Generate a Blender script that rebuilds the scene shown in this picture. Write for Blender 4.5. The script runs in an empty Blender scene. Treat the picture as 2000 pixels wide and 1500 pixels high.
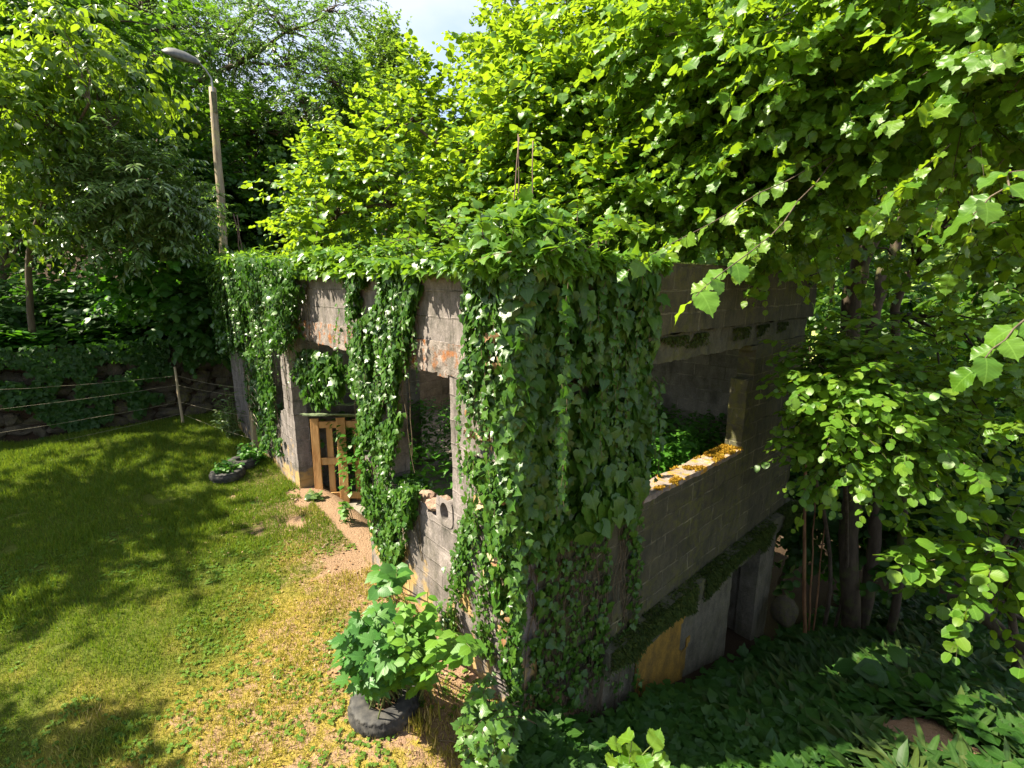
import bpy, math, random
import numpy as np
from mathutils import Vector
R = math.radians
rng = np.random.default_rng(7)
random.seed(7)
scene = bpy.context.scene
COL = scene.collection

# ------------------------------------------------------------------ camera
F_PX, PITCH, YAW = 939.0, R(11.73), R(41.53)          # focal length in pixels of a 2000 px wide frame
CAM = np.array([-2.076, -2.280, 2.845])
FW = np.array([math.sin(YAW) * math.cos(PITCH), math.cos(YAW) * math.cos(PITCH), -math.sin(PITCH)])
RT = np.array([math.cos(YAW), -math.sin(YAW), 0.0])
UP = np.cross(RT, FW)
cd = bpy.data.cameras.new('camera')
cd.sensor_width = 36.0
cd.lens = F_PX / 2000 * 36.0
cd.clip_start, cd.clip_end = 0.05, 3000
cam = bpy.data.objects.new('camera', cd)
COL.objects.link(cam)
cam.location = CAM
cam.rotation_euler = (R(90) - PITCH, 0, -YAW)
scene.camera = cam

# ------------------------------------------------------------------ sun, sky, exposure
SUN_EL = R(50)
SUN_H = np.array([-0.82, 0.57]); SUN_H /= np.linalg.norm(SUN_H)      # horizontal direction towards the sun
SUN = np.array([SUN_H[0] * math.cos(SUN_EL), SUN_H[1] * math.cos(SUN_EL), math.sin(SUN_EL)])
ld = bpy.data.lights.new('sun', 'SUN')
ld.energy = 5.0
ld.angle = R(0.5)
ld.color = (1.0, 0.91, 0.72)
sun = bpy.data.objects.new('sun', ld)
COL.objects.link(sun)
sun.rotation_euler = Vector(-SUN).to_track_quat('-Z', 'Y').to_euler()
w = bpy.data.worlds.new('World')
scene.world = w
w.use_nodes = True
nt = w.node_tree
sky = nt.nodes.new('ShaderNodeTexSky')
sky.sky_type = 'NISHITA'
sky.sun_disc = False
sky.sun_elevation = SUN_EL
sky.sun_rotation = math.atan2(SUN_H[0], SUN_H[1])
sky.dust_density = 1.5
bg = nt.nodes['Background']
bg.inputs[1].default_value = 0.09
tc = nt.nodes.new('ShaderNodeTexCoord')
mp = nt.nodes.new('ShaderNodeMapping'); mp.inputs['Scale'].default_value = (1, 1, 2.2)
nz = nt.nodes.new('ShaderNodeTexNoise'); nz.inputs['Scale'].default_value = 2.6; nz.inputs['Detail'].default_value = 7
cr = nt.nodes.new('ShaderNodeValToRGB'); cr.color_ramp.elements[0].position = 0.30; cr.color_ramp.elements[1].position = 0.58
mx = nt.nodes.new('ShaderNodeMix'); mx.data_type = 'RGBA'
mx.inputs[7].default_value = (2.9, 3.2, 3.9, 1)
nt.links.new(tc.outputs['Generated'], mp.inputs[0]); nt.links.new(mp.outputs[0], nz.inputs[0])
nt.links.new(nz.outputs[0], cr.inputs[0]); nt.links.new(cr.outputs[0], mx.inputs[0])
nt.links.new(sky.outputs[0], mx.inputs[6]); nt.links.new(mx.outputs[2], bg.inputs[0])
scene.view_settings.view_transform = 'Standard'
scene.view_settings.look = 'None'
scene.view_settings.gamma = 1.0
scene.view_settings.exposure = 1.88
cy = scene.cycles
cy.max_bounces = 7; cy.diffuse_bounces = 3; cy.glossy_bounces = 2; cy.transmission_bounces = 5; cy.transparent_max_bounces = 4
cy.use_denoising = True
cy.sample_clamp_indirect = 6.0

# ------------------------------------------------------------------ small maths helpers
def ray(x, y):
    return FW + RT * (x - 1000) / F_PX - UP * (y - 750) / F_PX
def at(x, y, d):
    return CAM + ray(x, y) * d
def on_x(x, y, X=0.0):
    d = ray(x, y); return CAM + d * (X - CAM[0]) / d[0]
def on_y(x, y, Y=0.0):
    d = ray(x, y); return CAM + d * (Y - CAM[1]) / d[1]
def on_z(x, y, Z=0.0):
    d = ray(x, y); return CAM + d * (Z - CAM[2]) / d[2]
def in_view(P, margin=250):
    d = P - CAM; z = d @ FW
    zz = np.maximum(z, 0.05)
    x = 1000 + F_PX * (d @ RT) / zz; y = 750 - F_PX * (d @ UP) / zz
    return (z > 0.15) & (x > -margin) & (x < 2000 + margin) & (y > -margin) & (y < 1500 + margin)
def unit(a):
    return a / np.maximum(np.linalg.norm(a, axis=-1, keepdims=True), 1e-9)
def smooth(a, b, x):
    t = np.clip((x - a) / (b - a), 0, 1); return t * t * (3 - 2 * t)
def vnoise(P, scale=1.0, seed=0):
    P = np.asarray(P, float) * scale + seed * 17.31
    i = np.floor(P).astype(np.int64); f = P - i; f = f * f * (3 - 2 * f)
    def h(a):
        n = (a[..., 0] * 73856093) ^ (a[..., 1] * 19349663) ^ (a[..., 2] * 83492791)
        n = (n ^ (n >> 13)) * 1274126177
        return ((n ^ (n >> 16)) & 0xffff) / 65535.0
    r = 0
    for dx in (0, 1):
        for dy in (0, 1):
            for dz in (0, 1):
                wt = (f[..., 0] if dx else 1 - f[..., 0]) * (f[..., 1] if dy else 1 - f[..., 1]) * (f[..., 2] if dz else 1 - f[..., 2])
                r = r + wt * h(i + np.array([dx, dy, dz]))
    return r
def in_poly(p, poly):
    x, y = p[:, 0], p[:, 1]; inside = np.zeros(len(p), bool)
    n = len(poly)
    for i in range(n):
        x1, y1 = poly[i]; x2, y2 = poly[(i + 1) % n]
        c = ((y1 > y) != (y2 > y)) & (x < (x2 - x1) * (y - y1) / (y2 - y1 + 1e-12) + x1)
        inside ^= c
    return inside

# ------------------------------------------------------------------ objects
def link(o, parent=None):
    COL.objects.link(o)
    if parent is not None:
        o.parent = parent
    return o
def tag(o, label, cat, group=None, kind=None):
    o['label'] = label; o['category'] = cat
    if group: o['group'] = group
    if kind: o['kind'] = kind
    return o
def thing(name, label, cat, loc=(0, 0, 0), group=None):
    o = bpy.data.objects.new(name, None)
    o.empty_display_size = 0.2
    link(o); o.location = loc
    return tag(o, label, cat, group)

class MB:
    """collects triangles; build() links them as ONE mesh object (world coordinates, moved into the parent's frame)"""
    def __init__(s): s.V, s.T, s.U, s.n = [], [], [], 0
    def add(s, V, T, U=None):
        V = np.asarray(V, float).reshape(-1, 3); T = np.asarray(T, np.int64).reshape(-1, 3)
        s.V.append(V); s.T.append(T + s.n)
        s.U.append(np.zeros((len(V), 2)) if U is None else np.asarray(U, float)); s.n += len(V)
        return s
    def build(s, name, mat, parent=None, smooth_=True):
        V = np.concatenate(s.V); T = np.concatenate(s.T); U = np.concatenate(s.U)
        q = parent
        while q is not None:
            V = V - np.array(q.location); q = q.parent
        me = bpy.data.meshes.new(name)
        me.vertices.add(len(V)); me.vertices.foreach_set('co', V.astype(np.float32).ravel())
        me.loops.add(len(T) * 3); me.loops.foreach_set('vertex_index', T.astype(np.int32).ravel())
        me.polygons.add(len(T)); me.polygons.foreach_set('loop_start', np.arange(0, len(T) * 3, 3, dtype=np.int32))
        uv = me.uv_layers.new(name='UVMap')
        uv.data.foreach_set('uv', U[T.ravel()].astype(np.float32).ravel())
        me.polygons.foreach_set('use_smooth', np.full(len(T), smooth_))
        me.update(calc_edges=True)
        me.materials.append(mat)
        return link(bpy.data.objects.new(name, me), parent)

def add_tube(mb, pts, rad, n=6, cap=True):
    pts = np.asarray(pts, float); k = len(pts)
    rad = np.broadcast_to(np.asarray(rad, float), (k,))
    tan = unit(np.gradient(pts, axis=0))
    ref = np.array([0, 0, 1.0]) if abs(tan[0][2]) < 0.8 else np.array([1.0, 0, 0])
    a = np.arange(n) * 2 * math.pi / n
    x = unit(np.cross(tan, ref)); y = np.cross(tan, x)
    V = pts[:, None, :] + rad[:, None, None] * (np.cos(a)[None, :, None] * x[:, None, :] + np.sin(a)[None, :, None] * y[:, None, :])
    ln = np.concatenate([[0], np.cumsum(np.linalg.norm(np.diff(pts, axis=0), axis=1))])
    U = np.stack([np.broadcast_to(a[None] / (2 * math.pi), (k, n)), np.broadcast_to(ln[:, None], (k, n))], -1).reshape(-1, 2)
    T = []
    for i in range(k - 1):
        for j in range(n):
            p, q = i * n + j, i * n + (j + 1) % n
            T += [(p, q, q + n), (p, q + n, p + n)]
    V = V.reshape(-1, 3)
    if cap:
        for i, c in ((0, pts[0]), (k - 1, pts[-1])):
            ci = len(V); V = np.vstack([V, c]); U = np.vstack([U, [0.5, ln[i]]])
            for j in range(n):
                T.append((ci, i * n + j, i * n + (j + 1) % n))
    mb.add(V, T, U)
def wiggle(a, b, k=8, amp=0.05, sag=0.0, seed=None):
    r = rng if seed is None else np.random.default_rng(seed)
    a, b = np.asarray(a, float), np.asarray(b, float)
    t = np.linspace(0, 1, k)[:, None]
    p = a + (b - a) * t
    o = r.normal(0, amp, (k, 3)); o[0] = 0; o[-1] = 0
    p = p + o; p[:, 2] -= sag * (4 * t[:, 0] * (1 - t[:, 0]))
    return p
def add_box(mb, lo, hi, rot=0.0, bev=0.0, jit=0.0):
    """a box with bevelled edges between two corners (uv in metres per face)"""
    lo, hi = np.asarray(lo, float), np.asarray(hi, float)
    c = (lo + hi) / 2; h = (hi - lo) / 2
    add_obox(mb, c, h, np.array([[math.cos(rot), math.sin(rot), 0], [-math.sin(rot), math.cos(rot), 0], [0, 0, 1.0]]), bev, jit)
def add_obox(mb, c, h, axes, bev=0.0, jit=0.0):
    c = np.asarray(c, float); h = np.asarray(h, float); axes = unit(np.asarray(axes, float))
    b = min(bev, 0.45 * h.min()) if bev else 0.0
    V, T, U = [], [], []
    for ax in range(3):
        o1, o2 = [(1, 2), (2, 0), (0, 1)][ax]
        for s in (-1, 1):
            base = len(V)
            for (i, j) in ((-1, -1), (1, -1), (1, 1), (-1, 1)):
                l = np.zeros(3); l[ax] = s * h[ax]; l[o1] = i * (h[o1] - b); l[o2] = j * (h[o2] - b)
                V.append(l); U.append((l[o1], l[o2]))
            T += [(base, base + 1, base + 2), (base, base + 2, base + 3)] if s > 0 else [(base, base + 2, base + 1), (base, base + 3, base + 2)]
    if b:
        key = {}
        for i, l in enumerate(V): key.setdefault(tuple(np.sign(np.round(l, 9)).astype(int)), []).append(i)
        def vid(ax, sg):   # the vertex of face ax at corner sg
            face = ax * 8 + (4 if sg[ax] > 0 else 0)
            for k in range(4):
                if all(np.sign(V[face + k]) == np.array(sg)): return face + k
        import itertools
        for ax in range(3):
            o1, o2 = [(1, 2), (2, 0), (0, 1)][ax]
            for s1 in (-1, 1):
                for s2 in (-1, 1):
                    sA = [0, 0, 0]; sA[ax] = -1; sA[o1] = s1; sA[o2] = s2
                    sB = list(sA); sB[ax] = 1
                    a, d = vid(o1, sA), vid(o1, sB); b_, c_ = vid(o2, sA), vid(o2, sB)
                    T += [(a, b_, c_), (a, c_, d)]
        for sg in itertools.product((-1, 1), repeat=3):
            T.append((vid(0, sg), vid(1, sg), vid(2, sg)))
    V = np.array(V)
    if jit: V = V + rng.normal(0, jit, V.shape)
    mb.add(c + V @ axes, T, U)
def add_grid_wall(mb, mask, u0, z0, res, thick, axis, face, rough=0.006, seed=0):
    """a wall of solid cells (mask[iu, iz]); axis 'x' runs along world x (outer face y=face, thickness towards +y), 'y' along world y (outer face x=face)"""
    nu, nz_ = mask.shape
    pad = np.zeros((nu + 2, nz_ + 2), bool); pad[1:-1, 1:-1] = mask
    vid = {}; V = []; U = []; T = []
    def v(i, j, s, kind=0):
        k = (i, j, s, kind)
        if k not in vid:
            vid[k] = len(V)
            V.append((u0 + i * res, z0 + j * res, s * thick)); U.append((u0 + i * res + (s * thick if kind == 1 else 0) + (0.13 if s and not kind else 0), z0 + j * res + (s * thick if kind == 2 else 0)))
        return vid[k]
    for i in range(nu):
        for j in range(nz_):
            if not mask[i, j]: continue
            for s in (0, 1):
                a, b, c, d = v(i, j, s), v(i + 1, j, s), v(i + 1, j + 1, s), v(i, j + 1, s)
                T += [(a, b, c), (a, c, d)] if s == 0 else [(a, c, b), (a, d, c)]
            for (di, dj, e, kd) in ((-1, 0, ((i, j + 1), (i, j)), 1), (1, 0, ((i + 1, j), (i + 1, j + 1)), 1), (0, -1, ((i, j), (i + 1, j)), 2), (0, 1, ((i + 1, j + 1), (i, j + 1)), 2)):
                if not pad[i + 1 + di, j + 1 + dj]:
                    a, b = v(*e[0], 0, kd), v(*e[1], 0, kd); c, d = v(*e[1], 1, kd), v(*e[0], 1, kd)
                    T += [(a, d, c), (a, c, b)]
    V = np.array(V, float); U = np.array(U)
    if axis == 'y': W = np.stack([face + V[:, 2], V[:, 0], V[:, 1]], 1)
    else:
        W = np.stack([V[:, 0], face + V[:, 2], V[:, 1]], 1)
    if rough:
        for k in range(3):
            W[:, k] += (vnoise(W, 6, seed + k) - 0.5) * rough * 2 + (vnoise(W, 23, seed + k + 5) - 0.5) * rough * 1.6
    mb.add(W, T, U)

# ------------------------------------------------------------------ materials
def new_mat(name):
    m = bpy.data.materials.new(name); m.use_nodes = True
    return m, m.node_tree, m.node_tree.nodes['Principled BSDF']
def nd(t, kind, **kw):
    n = t.nodes.new(kind)
    for k, v in kw.items():
        if k.startswith('i_'):
            key = k[2:]; n.inputs[int(key) if key.isdigit() else key.replace('_', ' ')].default_value = v
        else: setattr(n, k, v)
    return n
def ramp(t, fac, stops):
    r = t.nodes.new('ShaderNodeValToRGB'); e = r.color_ramp.elements
    while len(e) > 1: e.remove(e[-1])
    for i, (p, c) in enumerate(stops):
        x = e[0] if i == 0 else e.new(p)
        x.position = p; x.color = (*c, 1) if len(c) == 3 else c
    t.links.new(fac, r.inputs[0]); return r.outputs[0]
def g(v): return (v, v, v)
def mixc(t, fac, a, b, blend='MIX'):
    m = t.nodes.new('ShaderNodeMix'); m.data_type = 'RGBA'; m.blend_type = blend
    for s, x in ((0, fac), (6, a), (7, b)):
        if hasattr(x, 'is_output'): t.links.new(x, m.inputs[s])
        elif s == 0: m.inputs[0].default_value = x
        else: m.inputs[s].default_value = (*x, 1)
    return m.outputs[2]
def noise(t, vec, scale, detail=4, rough=0.55, stretch=None):
    if stretch:
        m = nd(t, 'ShaderNodeMapping'); m.inputs['Scale'].default_value = stretch
        t.links.new(vec, m.inputs[0]); vec = m.outputs[0]
    n = nd(t, 'ShaderNodeTexNoise', i_Scale=scale, i_Detail=detail, i_Roughness=rough)
    t.links.new(vec, n.inputs[0]); return n.outputs[0]
def bump(t, p, h, strength=0.5, dist=0.01):
    b = nd(t, 'ShaderNodeBump', i_Strength=strength, i_Distance=dist)
    t.links.new(h, b.inputs['Height']); t.links.new(b.outputs[0], p.inputs['Normal'])
def math_(t, op, a, b=None):
    m = nd(t, 'ShaderNodeMath', operation=op)
    for i, x in enumerate((a, b)):
        if x is None: continue
        if hasattr(x, 'is_output'): t.links.new(x, m.inputs[i])
        else: m.inputs[i].default_value = x
    return m.outputs[0]

def leaf_mat(name, cols, trans, tf=0.4, rough=0.38, spec=0.5, vein=0.25, patch=0.35, patch_col=None):
    """leaf: glossy diffuse upper side plus light let through; cols = base colours spread over single leaves"""
    m, t, p = new_mat(name)
    geo = nd(t, 'ShaderNodeNewGeometry')
    n = len(cols)
    c = ramp(t, geo.outputs['Random Per Island'], [(i / max(n - 1, 1), q) for i, q in enumerate(cols)])
    tcn = nd(t, 'ShaderNodeTexCoord')
    big = noise(t, tcn.outputs['Object'], 1.1, 3)
    pf = ramp(t, big, [(0.35, g(0.0)), (0.65, g(patch))])
    c = mixc(t, pf, c, patch_col or tuple(0.6 * x for x in cols[0]))
    uv = nd(t, 'ShaderNodeSeparateXYZ'); t.links.new(tcn.outputs['UV'], uv.inputs[0])
    au = math_(t, 'ABSOLUTE', uv.outputs[0])
    vv = math_(t, 'SUBTRACT', uv.outputs[1], math_(t, 'MULTIPLY', au, 0.75))
    wv = math_(t, 'ABSOLUTE', math_(t, 'SINE', math_(t, 'MULTIPLY', vv, 22.0)))
    v1 = math_(t, 'LESS_THAN', wv, 0.13)
    v2 = math_(t, 'LESS_THAN', au, 0.022)
    vein_f = math_(t, 'MULTIPLY', math_(t, 'MAXIMUM', v1, v2), vein)
    c2 = mixc(t, vein_f, c, tuple(min(1, 1.9 * x + 0.03) for x in cols[n // 2]))
    t.links.new(c2, p.inputs['Base Color'])
    p.inputs['Roughness'].default_value = rough
    p.inputs['Specular IOR Level'].default_value = spec
    tr = nd(t, 'ShaderNodeBsdfTranslucent')
    tcol = mixc(t, 0.6, c2, trans)
    tcol = mixc(t, vein_f, tcol, tuple(0.6 * x for x in trans))
    t.links.new(tcol, tr.inputs[0])
    ms = nd(t, 'ShaderNodeMixShader', i_0=tf)
    t.links.new(p.outputs[0], ms.inputs[1]); t.links.new(tr.outputs[0], ms.inputs[2])
    t.links.new(ms.outputs[0], t.nodes['Material Output'].inputs[0])
    bump(t, p, wv, 0.10, 0.003)
    return m
def bark_mat(name, c1, c2, scale=14, lichen=None):
    m, t, p = new_mat(name)
    tcn = nd(t, 'ShaderNodeTexCoord')
    n1 = noise(t, tcn.outputs['Object'], scale, 6, 0.65, (1, 1, 0.25))
    c = ramp(t, n1, [(0.3, c1), (0.7, c2)])
    if lichen:
        n2 = noise(t, tcn.outputs['Object'], 5, 4)
        c = mixc(t, ramp(t, n2, [(0.52, g(0)), (0.62, g(0.8))]), c, lichen)
    t.links.new(c, p.inputs['Base Color']); p.inputs['Roughness'].default_value = 0.85
    p.inputs['Specular IOR Level'].default_value = 0.2
    bump(t, p, n1, 0.8, 0.02)
    return m
def plain_mat(name, c1, c2, scale=20, rough=0.7, spec=0.3, metal=0.0, bstr=0.3, stretch=None):
    m, t, p = new_mat(name)
    tcn = nd(t, 'ShaderNodeTexCoord')
    n1 = noise(t, tcn.outputs['Object'], scale, 5, 0.6, stretch)
    t.links.new(ramp(t, n1, [(0.3, c1), (0.7, c2)]), p.inputs['Base Color'])
    p.inputs['Roughness'].default_value = rough; p.inputs['Specular IOR Level'].default_value = spec
    p.inputs['Metallic'].default_value = metal
    bump(t, p, n1, bstr, 0.006)
    return m
def block_mat(name, base, algae=0.5, moss=0.3, ochre=0.0, courses=True, stain_col=(0.035, 0.036, 0.026), pits=0.6, rust=0.0, rust_col=(0.25, 0.10, 0.035), smear=1.3):
    """rough concrete blocks laid in courses, with run-down algae stains, moss and lichen of their own shape"""
    m, t, p = new_mat(name)
    tcn = nd(t, 'ShaderNodeTexCoord'); uvo = tcn.outputs['UV']; ob = tcn.outputs['Object']
    fine = noise(t, ob, 55, 5, 0.7)
    mid = noise(t, ob, 7, 5, 0.6)
    c = mixc(t, ramp(t, fine, [(0.3, g(0)), (0.7, g(1))]), tuple(0.62 * x for x in base), tuple(min(1, 1.25 * x) for x in base))
    c = mixc(t, ramp(t, mid, [(0.35, g(0)), (0.7, g(0.55))]), c, tuple(0.6 * x for x in base))
    h = fine
    if courses:
        br = nd(t, 'ShaderNodeTexBrick', i_Scale=1.0, i_Mortar_Size=0.009, i_Mortar_Smooth=0.35, i_Brick_Width=0.5, i_Row_Height=0.2)
        br.inputs['Color1'].default_value = (0.6, 0.6, 0.6, 1); br.inputs['Color2'].default_value = (1, 1, 1, 1); br.inputs['Mortar'].default_value = (0.8, 0.8, 0.8, 1)
        wob = noise(t, uvo, 3, 2)
        ad = nd(t, 'ShaderNodeVectorMath', operation='ADD'); t.links.new(uvo, ad.inputs[0])
        sc = nd(t, 'ShaderNodeVectorMath', operation='SCALE'); sc.inputs[3].default_value = 0.012
        nn = nd(t, 'ShaderNodeTexNoise', i_Scale=9.0); t.links.new(uvo, nn.inputs[0]); t.links.new(nn.outputs['Color'], sc.inputs[0]); t.links.new(sc.outputs[0], ad.inputs[1])
        t.links.new(ad.outputs[0], br.inputs[0])
        c = mixc(t, 0.75, c, br.outputs[0], 'MULTIPLY')
        mor = br.outputs[1]
        c = mixc(t, math_(t, 'MULTIPLY', mor, ramp(t, noise(t, uvo, 2.2, 3), [(0.35, g(0.15)), (0.6, g(0.8))])), c, tuple(min(1, smear * x) for x in base))
        h = math_(t, 'SUBTRACT', math_(t, 'MULTIPLY', fine, 0.35), math_(t, 'MULTIPLY', mor, 1.0))
        br2 = nd(t, 'ShaderNodeTexBrick', i_Scale=1.0, i_Mortar_Size=0.0035, i_Mortar_Smooth=0.2, i_Brick_Width=0.5, i_Row_Height=0.2)
        t.links.new(ad.outputs[0], br2.inputs[0])
        c = mixc(t, math_(t, 'MULTIPLY', br2.outputs[1], ramp(t, noise(t, uvo, 3.1, 3), [(0.38, g(0.1)), (0.55, g(0.9))])), c, (0.012, 0.011, 0.009))
    st = noise(t, uvo, 5, 6, 0.7, (1.5, 0.6, 1))
    st2 = noise(t, ob, 3.1, 5, 0.65)
    sf = math_(t, 'MULTIPLY', ramp(t, st, [(0.40, g(0)), (0.62, g(1))]), ramp(t, st2, [(0.30, g(0.25)), (0.6, g(1))]))
    c = mixc(t, math_(t, 'MULTIPLY', sf, algae), c, stain_col)
    if moss:
        mo = noise(t, ob, 12, 6, 0.7)
        mo2 = noise(t, ob, 1.3, 2)
        mf = math_(t, 'MULTIPLY', ramp(t, mo, [(0.45, g(0)), (0.6, g(1))]), ramp(t, mo2, [(0.4, g(0.1)), (0.6, g(1))]))
        c = mixc(t, math_(t, 'MULTIPLY', mf, moss), c, (0.10, 0.10, 0.025))
    if ochre:
        sx = nd(t, 'ShaderNodeSeparateXYZ'); t.links.new(uvo, sx.inputs[0])
        oc = noise(t, ob, 2.6, 5, 0.6)
        low = math_(t, 'MULTIPLY', math_(t, 'SUBTRACT', 0.75, sx.outputs[1]), 0.25)
        of = ramp(t, math_(t, 'ADD', oc, low), [(0.66, g(0)), (0.74, g(1))])
        c = mixc(t, math_(t, 'MULTIPLY', of, ochre), c, (0.40, 0.26, 0.08))
    if rust:
        ro = noise(t, ob, 9, 5, 0.65)
        c = mixc(t, math_(t, 'MULTIPLY', ramp(t, ro, [(0.50, g(0)), (0.62, g(1))]), rust), c, rust_col)
    t.links.new(c, p.inputs['Base Color']); p.inputs['Roughness'].default_value = 0.92
    p.inputs['Specular IOR Level'].default_value = 0.15
    bump(t, p, h, 0.9, 0.012)
    return m

# ------------------------------------------------------------------ leaf templates
def tpl_strip(half, fold=0.22, droop=0.25, wave=0.0):
    """half = outline points of one side (x, y) from base to tip; folded along the midrib, arched"""
    V, U, T = [], [], []
    n = len(half)
    def z(x, y): return fold * abs(x) - droop * y * y + wave * math.sin(y * 14) * abs(x)
    for (x, y) in half: V.append((0, y, z(0, y))); U.append((0, y))
    for s in (-1, 1):
        b = len(V)
        for (x, y) in half[1:-1]: V.append((s * x, y, z(x, y))); U.append((s * x, y))
        m = n - 2
        f = [(0, b, 1)]
        for i in range(m - 1): f += [(i + 1, b + i, b + i + 1), (i + 1, b + i + 1, i + 2)]
        f.append((m, b + m - 1, n - 1))
        T += f if s > 0 else [(a, d, c) for a, c, d in f]
    return np.array(V, float), np.array(T), np.array(U, float)
def tpl_fan(outline, c=(0, 0.35), fold=0.15, droop=0.2):
    """lobed leaf: outline of the right side from stalk to tip, mirrored"""
    pts = list(outline) + [(-x, y) for x, y in reversed(outline[1:-1])]
    def z(x, y): return fold * abs(x) - droop * (y - 0.1) ** 2
    V = [(c[0], c[1], z(*c))] + [(x, y, z(x, y)) for x, y in pts]
    U = [c] + pts
    n = len(pts)
    T = [(0, 1 + i, 1 + (i + 1) % n) for i in range(n)]
    return np.array(V, float), np.array(T), np.array(U, float)
HAZEL = [tpl_strip([(0, 0), (0.30, 0.10), (0.47, 0.42), (0.36, 0.76), (0, 1.0)], f, d, w) for f, d, w in ((0.25, 0.25, 0.1), (0.1, 0.45, -0.1), (0.35, 0.1, 0.15))]
_hh = [(0, 0), (0.2, -0.03), (0.33, 0.06), (0.37, 0.13), (0.43, 0.19), (0.43, 0.27), (0.49, 0.34), (0.46, 0.42), (0.52, 0.50), (0.46, 0.56), (0.49, 0.65), (0.39, 0.70), (0.38, 0.78), (0.26, 0.82), (0.18, 0.90), (0.07, 0.93), (0, 1.06)]
HAZEL_HI = [tpl_strip(_hh, f, d, w) for f, d, w in ((0.22, 0.3, 0.12), (0.05, 0.5, -0.12), (0.3, 0.12, 0.2))]
OVAL = [tpl_strip([(0, 0), (0.33, 0.2), (0.38, 0.6), (0, 1.0)], f, d) for f, d in ((0.2, 0.2), (0.05, 0.4))]
ROUND = [tpl_strip([(0, 0), (0.36, 0.12), (0.46, 0.5), (0.30, 0.85), (0, 1.0)], f, d) for f, d in ((0.15, 0.2), (0.02, 0.35))]
LANCE = [tpl_strip([(0, 0), (0.16, 0.25), (0.15, 0.6), (0, 1.0)], f, d) for f, d in ((0.3, 0.3), (0.1, 0.6))]
STRAP = [tpl_strip([(0, 0), (0.06, 0.2), (0.085, 0.5), (0.06, 0.8), (0, 1.0)], f, d) for f, d in ((0.5, 0.7), (0.3, 1.0), (0.4, 0.35))]
CHEAP = [(np.array([(0, 0, 0), (0.4, 0.45, 0.08), (0, 1, -0.2), (-0.4, 0.45, 0.08)], float), np.array([(0, 1, 2), (0, 2, 3)]), np.array([(0, 0), (0.4, 0.45), (0, 1), (-0.4, 0.45)], float))]
NARROW = [(np.array([(0, 0, 0), (0.2, 0.4, 0.05), (0, 1, -0.15), (-0.2, 0.4, 0.05)], float), np.array([(0, 1, 2), (0, 2, 3)]), np.array([(0, 0), (0.2, 0.4), (0, 1), (-0.2, 0.4)], float))]
IVY = [tpl_fan([(0, 0), (0.17, -0.10), (0.40, 0.02), (0.52, 0.18), (0.34, 0.36), (0.36, 0.58), (0.15, 0.68), (0, 1.0)], (0, 0.3), f, d) for f, d in ((0.2, 0.3), (0.05, 0.5), (-0.1, 0.3))] + \
      [tpl_fan([(0, 0), (0.22, -0.08), (0.46, 0.10), (0.42, 0.36), (0.2, 0.72), (0, 1.0)], (0, 0.3), 0.12, 0.35)]
MAPLE = [tpl_fan([(0, 0), (0.22, -0.10), (0.46, -0.02), (0.30, 0.12), (0.55, 0.22), (0.72, 0.46), (0.48, 0.42), (0.30, 0.40), (0.34, 0.60), (0.26, 0.74), (0.16, 0.72), (0.10, 0.86), (0, 1.08)], (0, 0.2), f, d) for f, d in ((0.1, 0.35), (0.0, 0.55), (0.2, 0.2))]
BLADE = [(np.array([(-0.05, 0, 0), (0.05, 0, 0), (0.035, 0.55, 0.05), (-0.035, 0.55, 0.05), (0, 1.0, 0.28)], float), np.array([(0, 1, 2), (0, 2, 3), (3, 2, 4)]), np.array([(0, 0), (0, 0), (0, 0.5), (0, 0.5), (0, 1)], float)),
         (np.array([(-0.06, 0, 0), (0.06, 0, 0), (0.04, 0.5, 0.1), (-0.04, 0.5, 0.1), (0, 0.8, 0.5)], float), np.array([(0, 1, 2), (0, 2, 3), (3, 2, 4)]), np.array([(0, 0), (0, 0), (0, 0.5), (0, 0.5), (0, 1)], float))]

def add_leaves(mb, P, D, N, S, tpls):
    """place leaves: base P, axis D, upper side N, length S"""
    P, D, N = (np.asarray(a, float).reshape(-1, 3) for a in (P, D, N)); S = np.broadcast_to(np.asarray(S, float), (len(P),))
    if not len(P): return
    Y = unit(D); X = unit(np.cross(Y, N)); Z = np.cross(X, Y)
    pick = rng.integers(0, len(tpls), len(P))
    for k, (tv, tt, tu) in enumerate(tpls):
        i = np.nonzero(pick == k)[0]
        if not len(i): continue
        wd = rng.uniform(0.85, 1.15, len(i))
        V = P[i][:, None, :] + S[i][:, None, None] * (tv[None, :, 0:1] * wd[:, None, None] * X[i][:, None, :] + tv[None, :, 1:2] * Y[i][:, None, :] + tv[None, :, 2:3] * Z[i][:, None, :])
        n = len(tv)
        T = tt[None] + (np.arange(len(i)) * n)[:, None, None]
        mb.add(V.reshape(-1, 3), T.reshape(-1, 3), np.tile(tu, (len(i), 1)))

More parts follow.
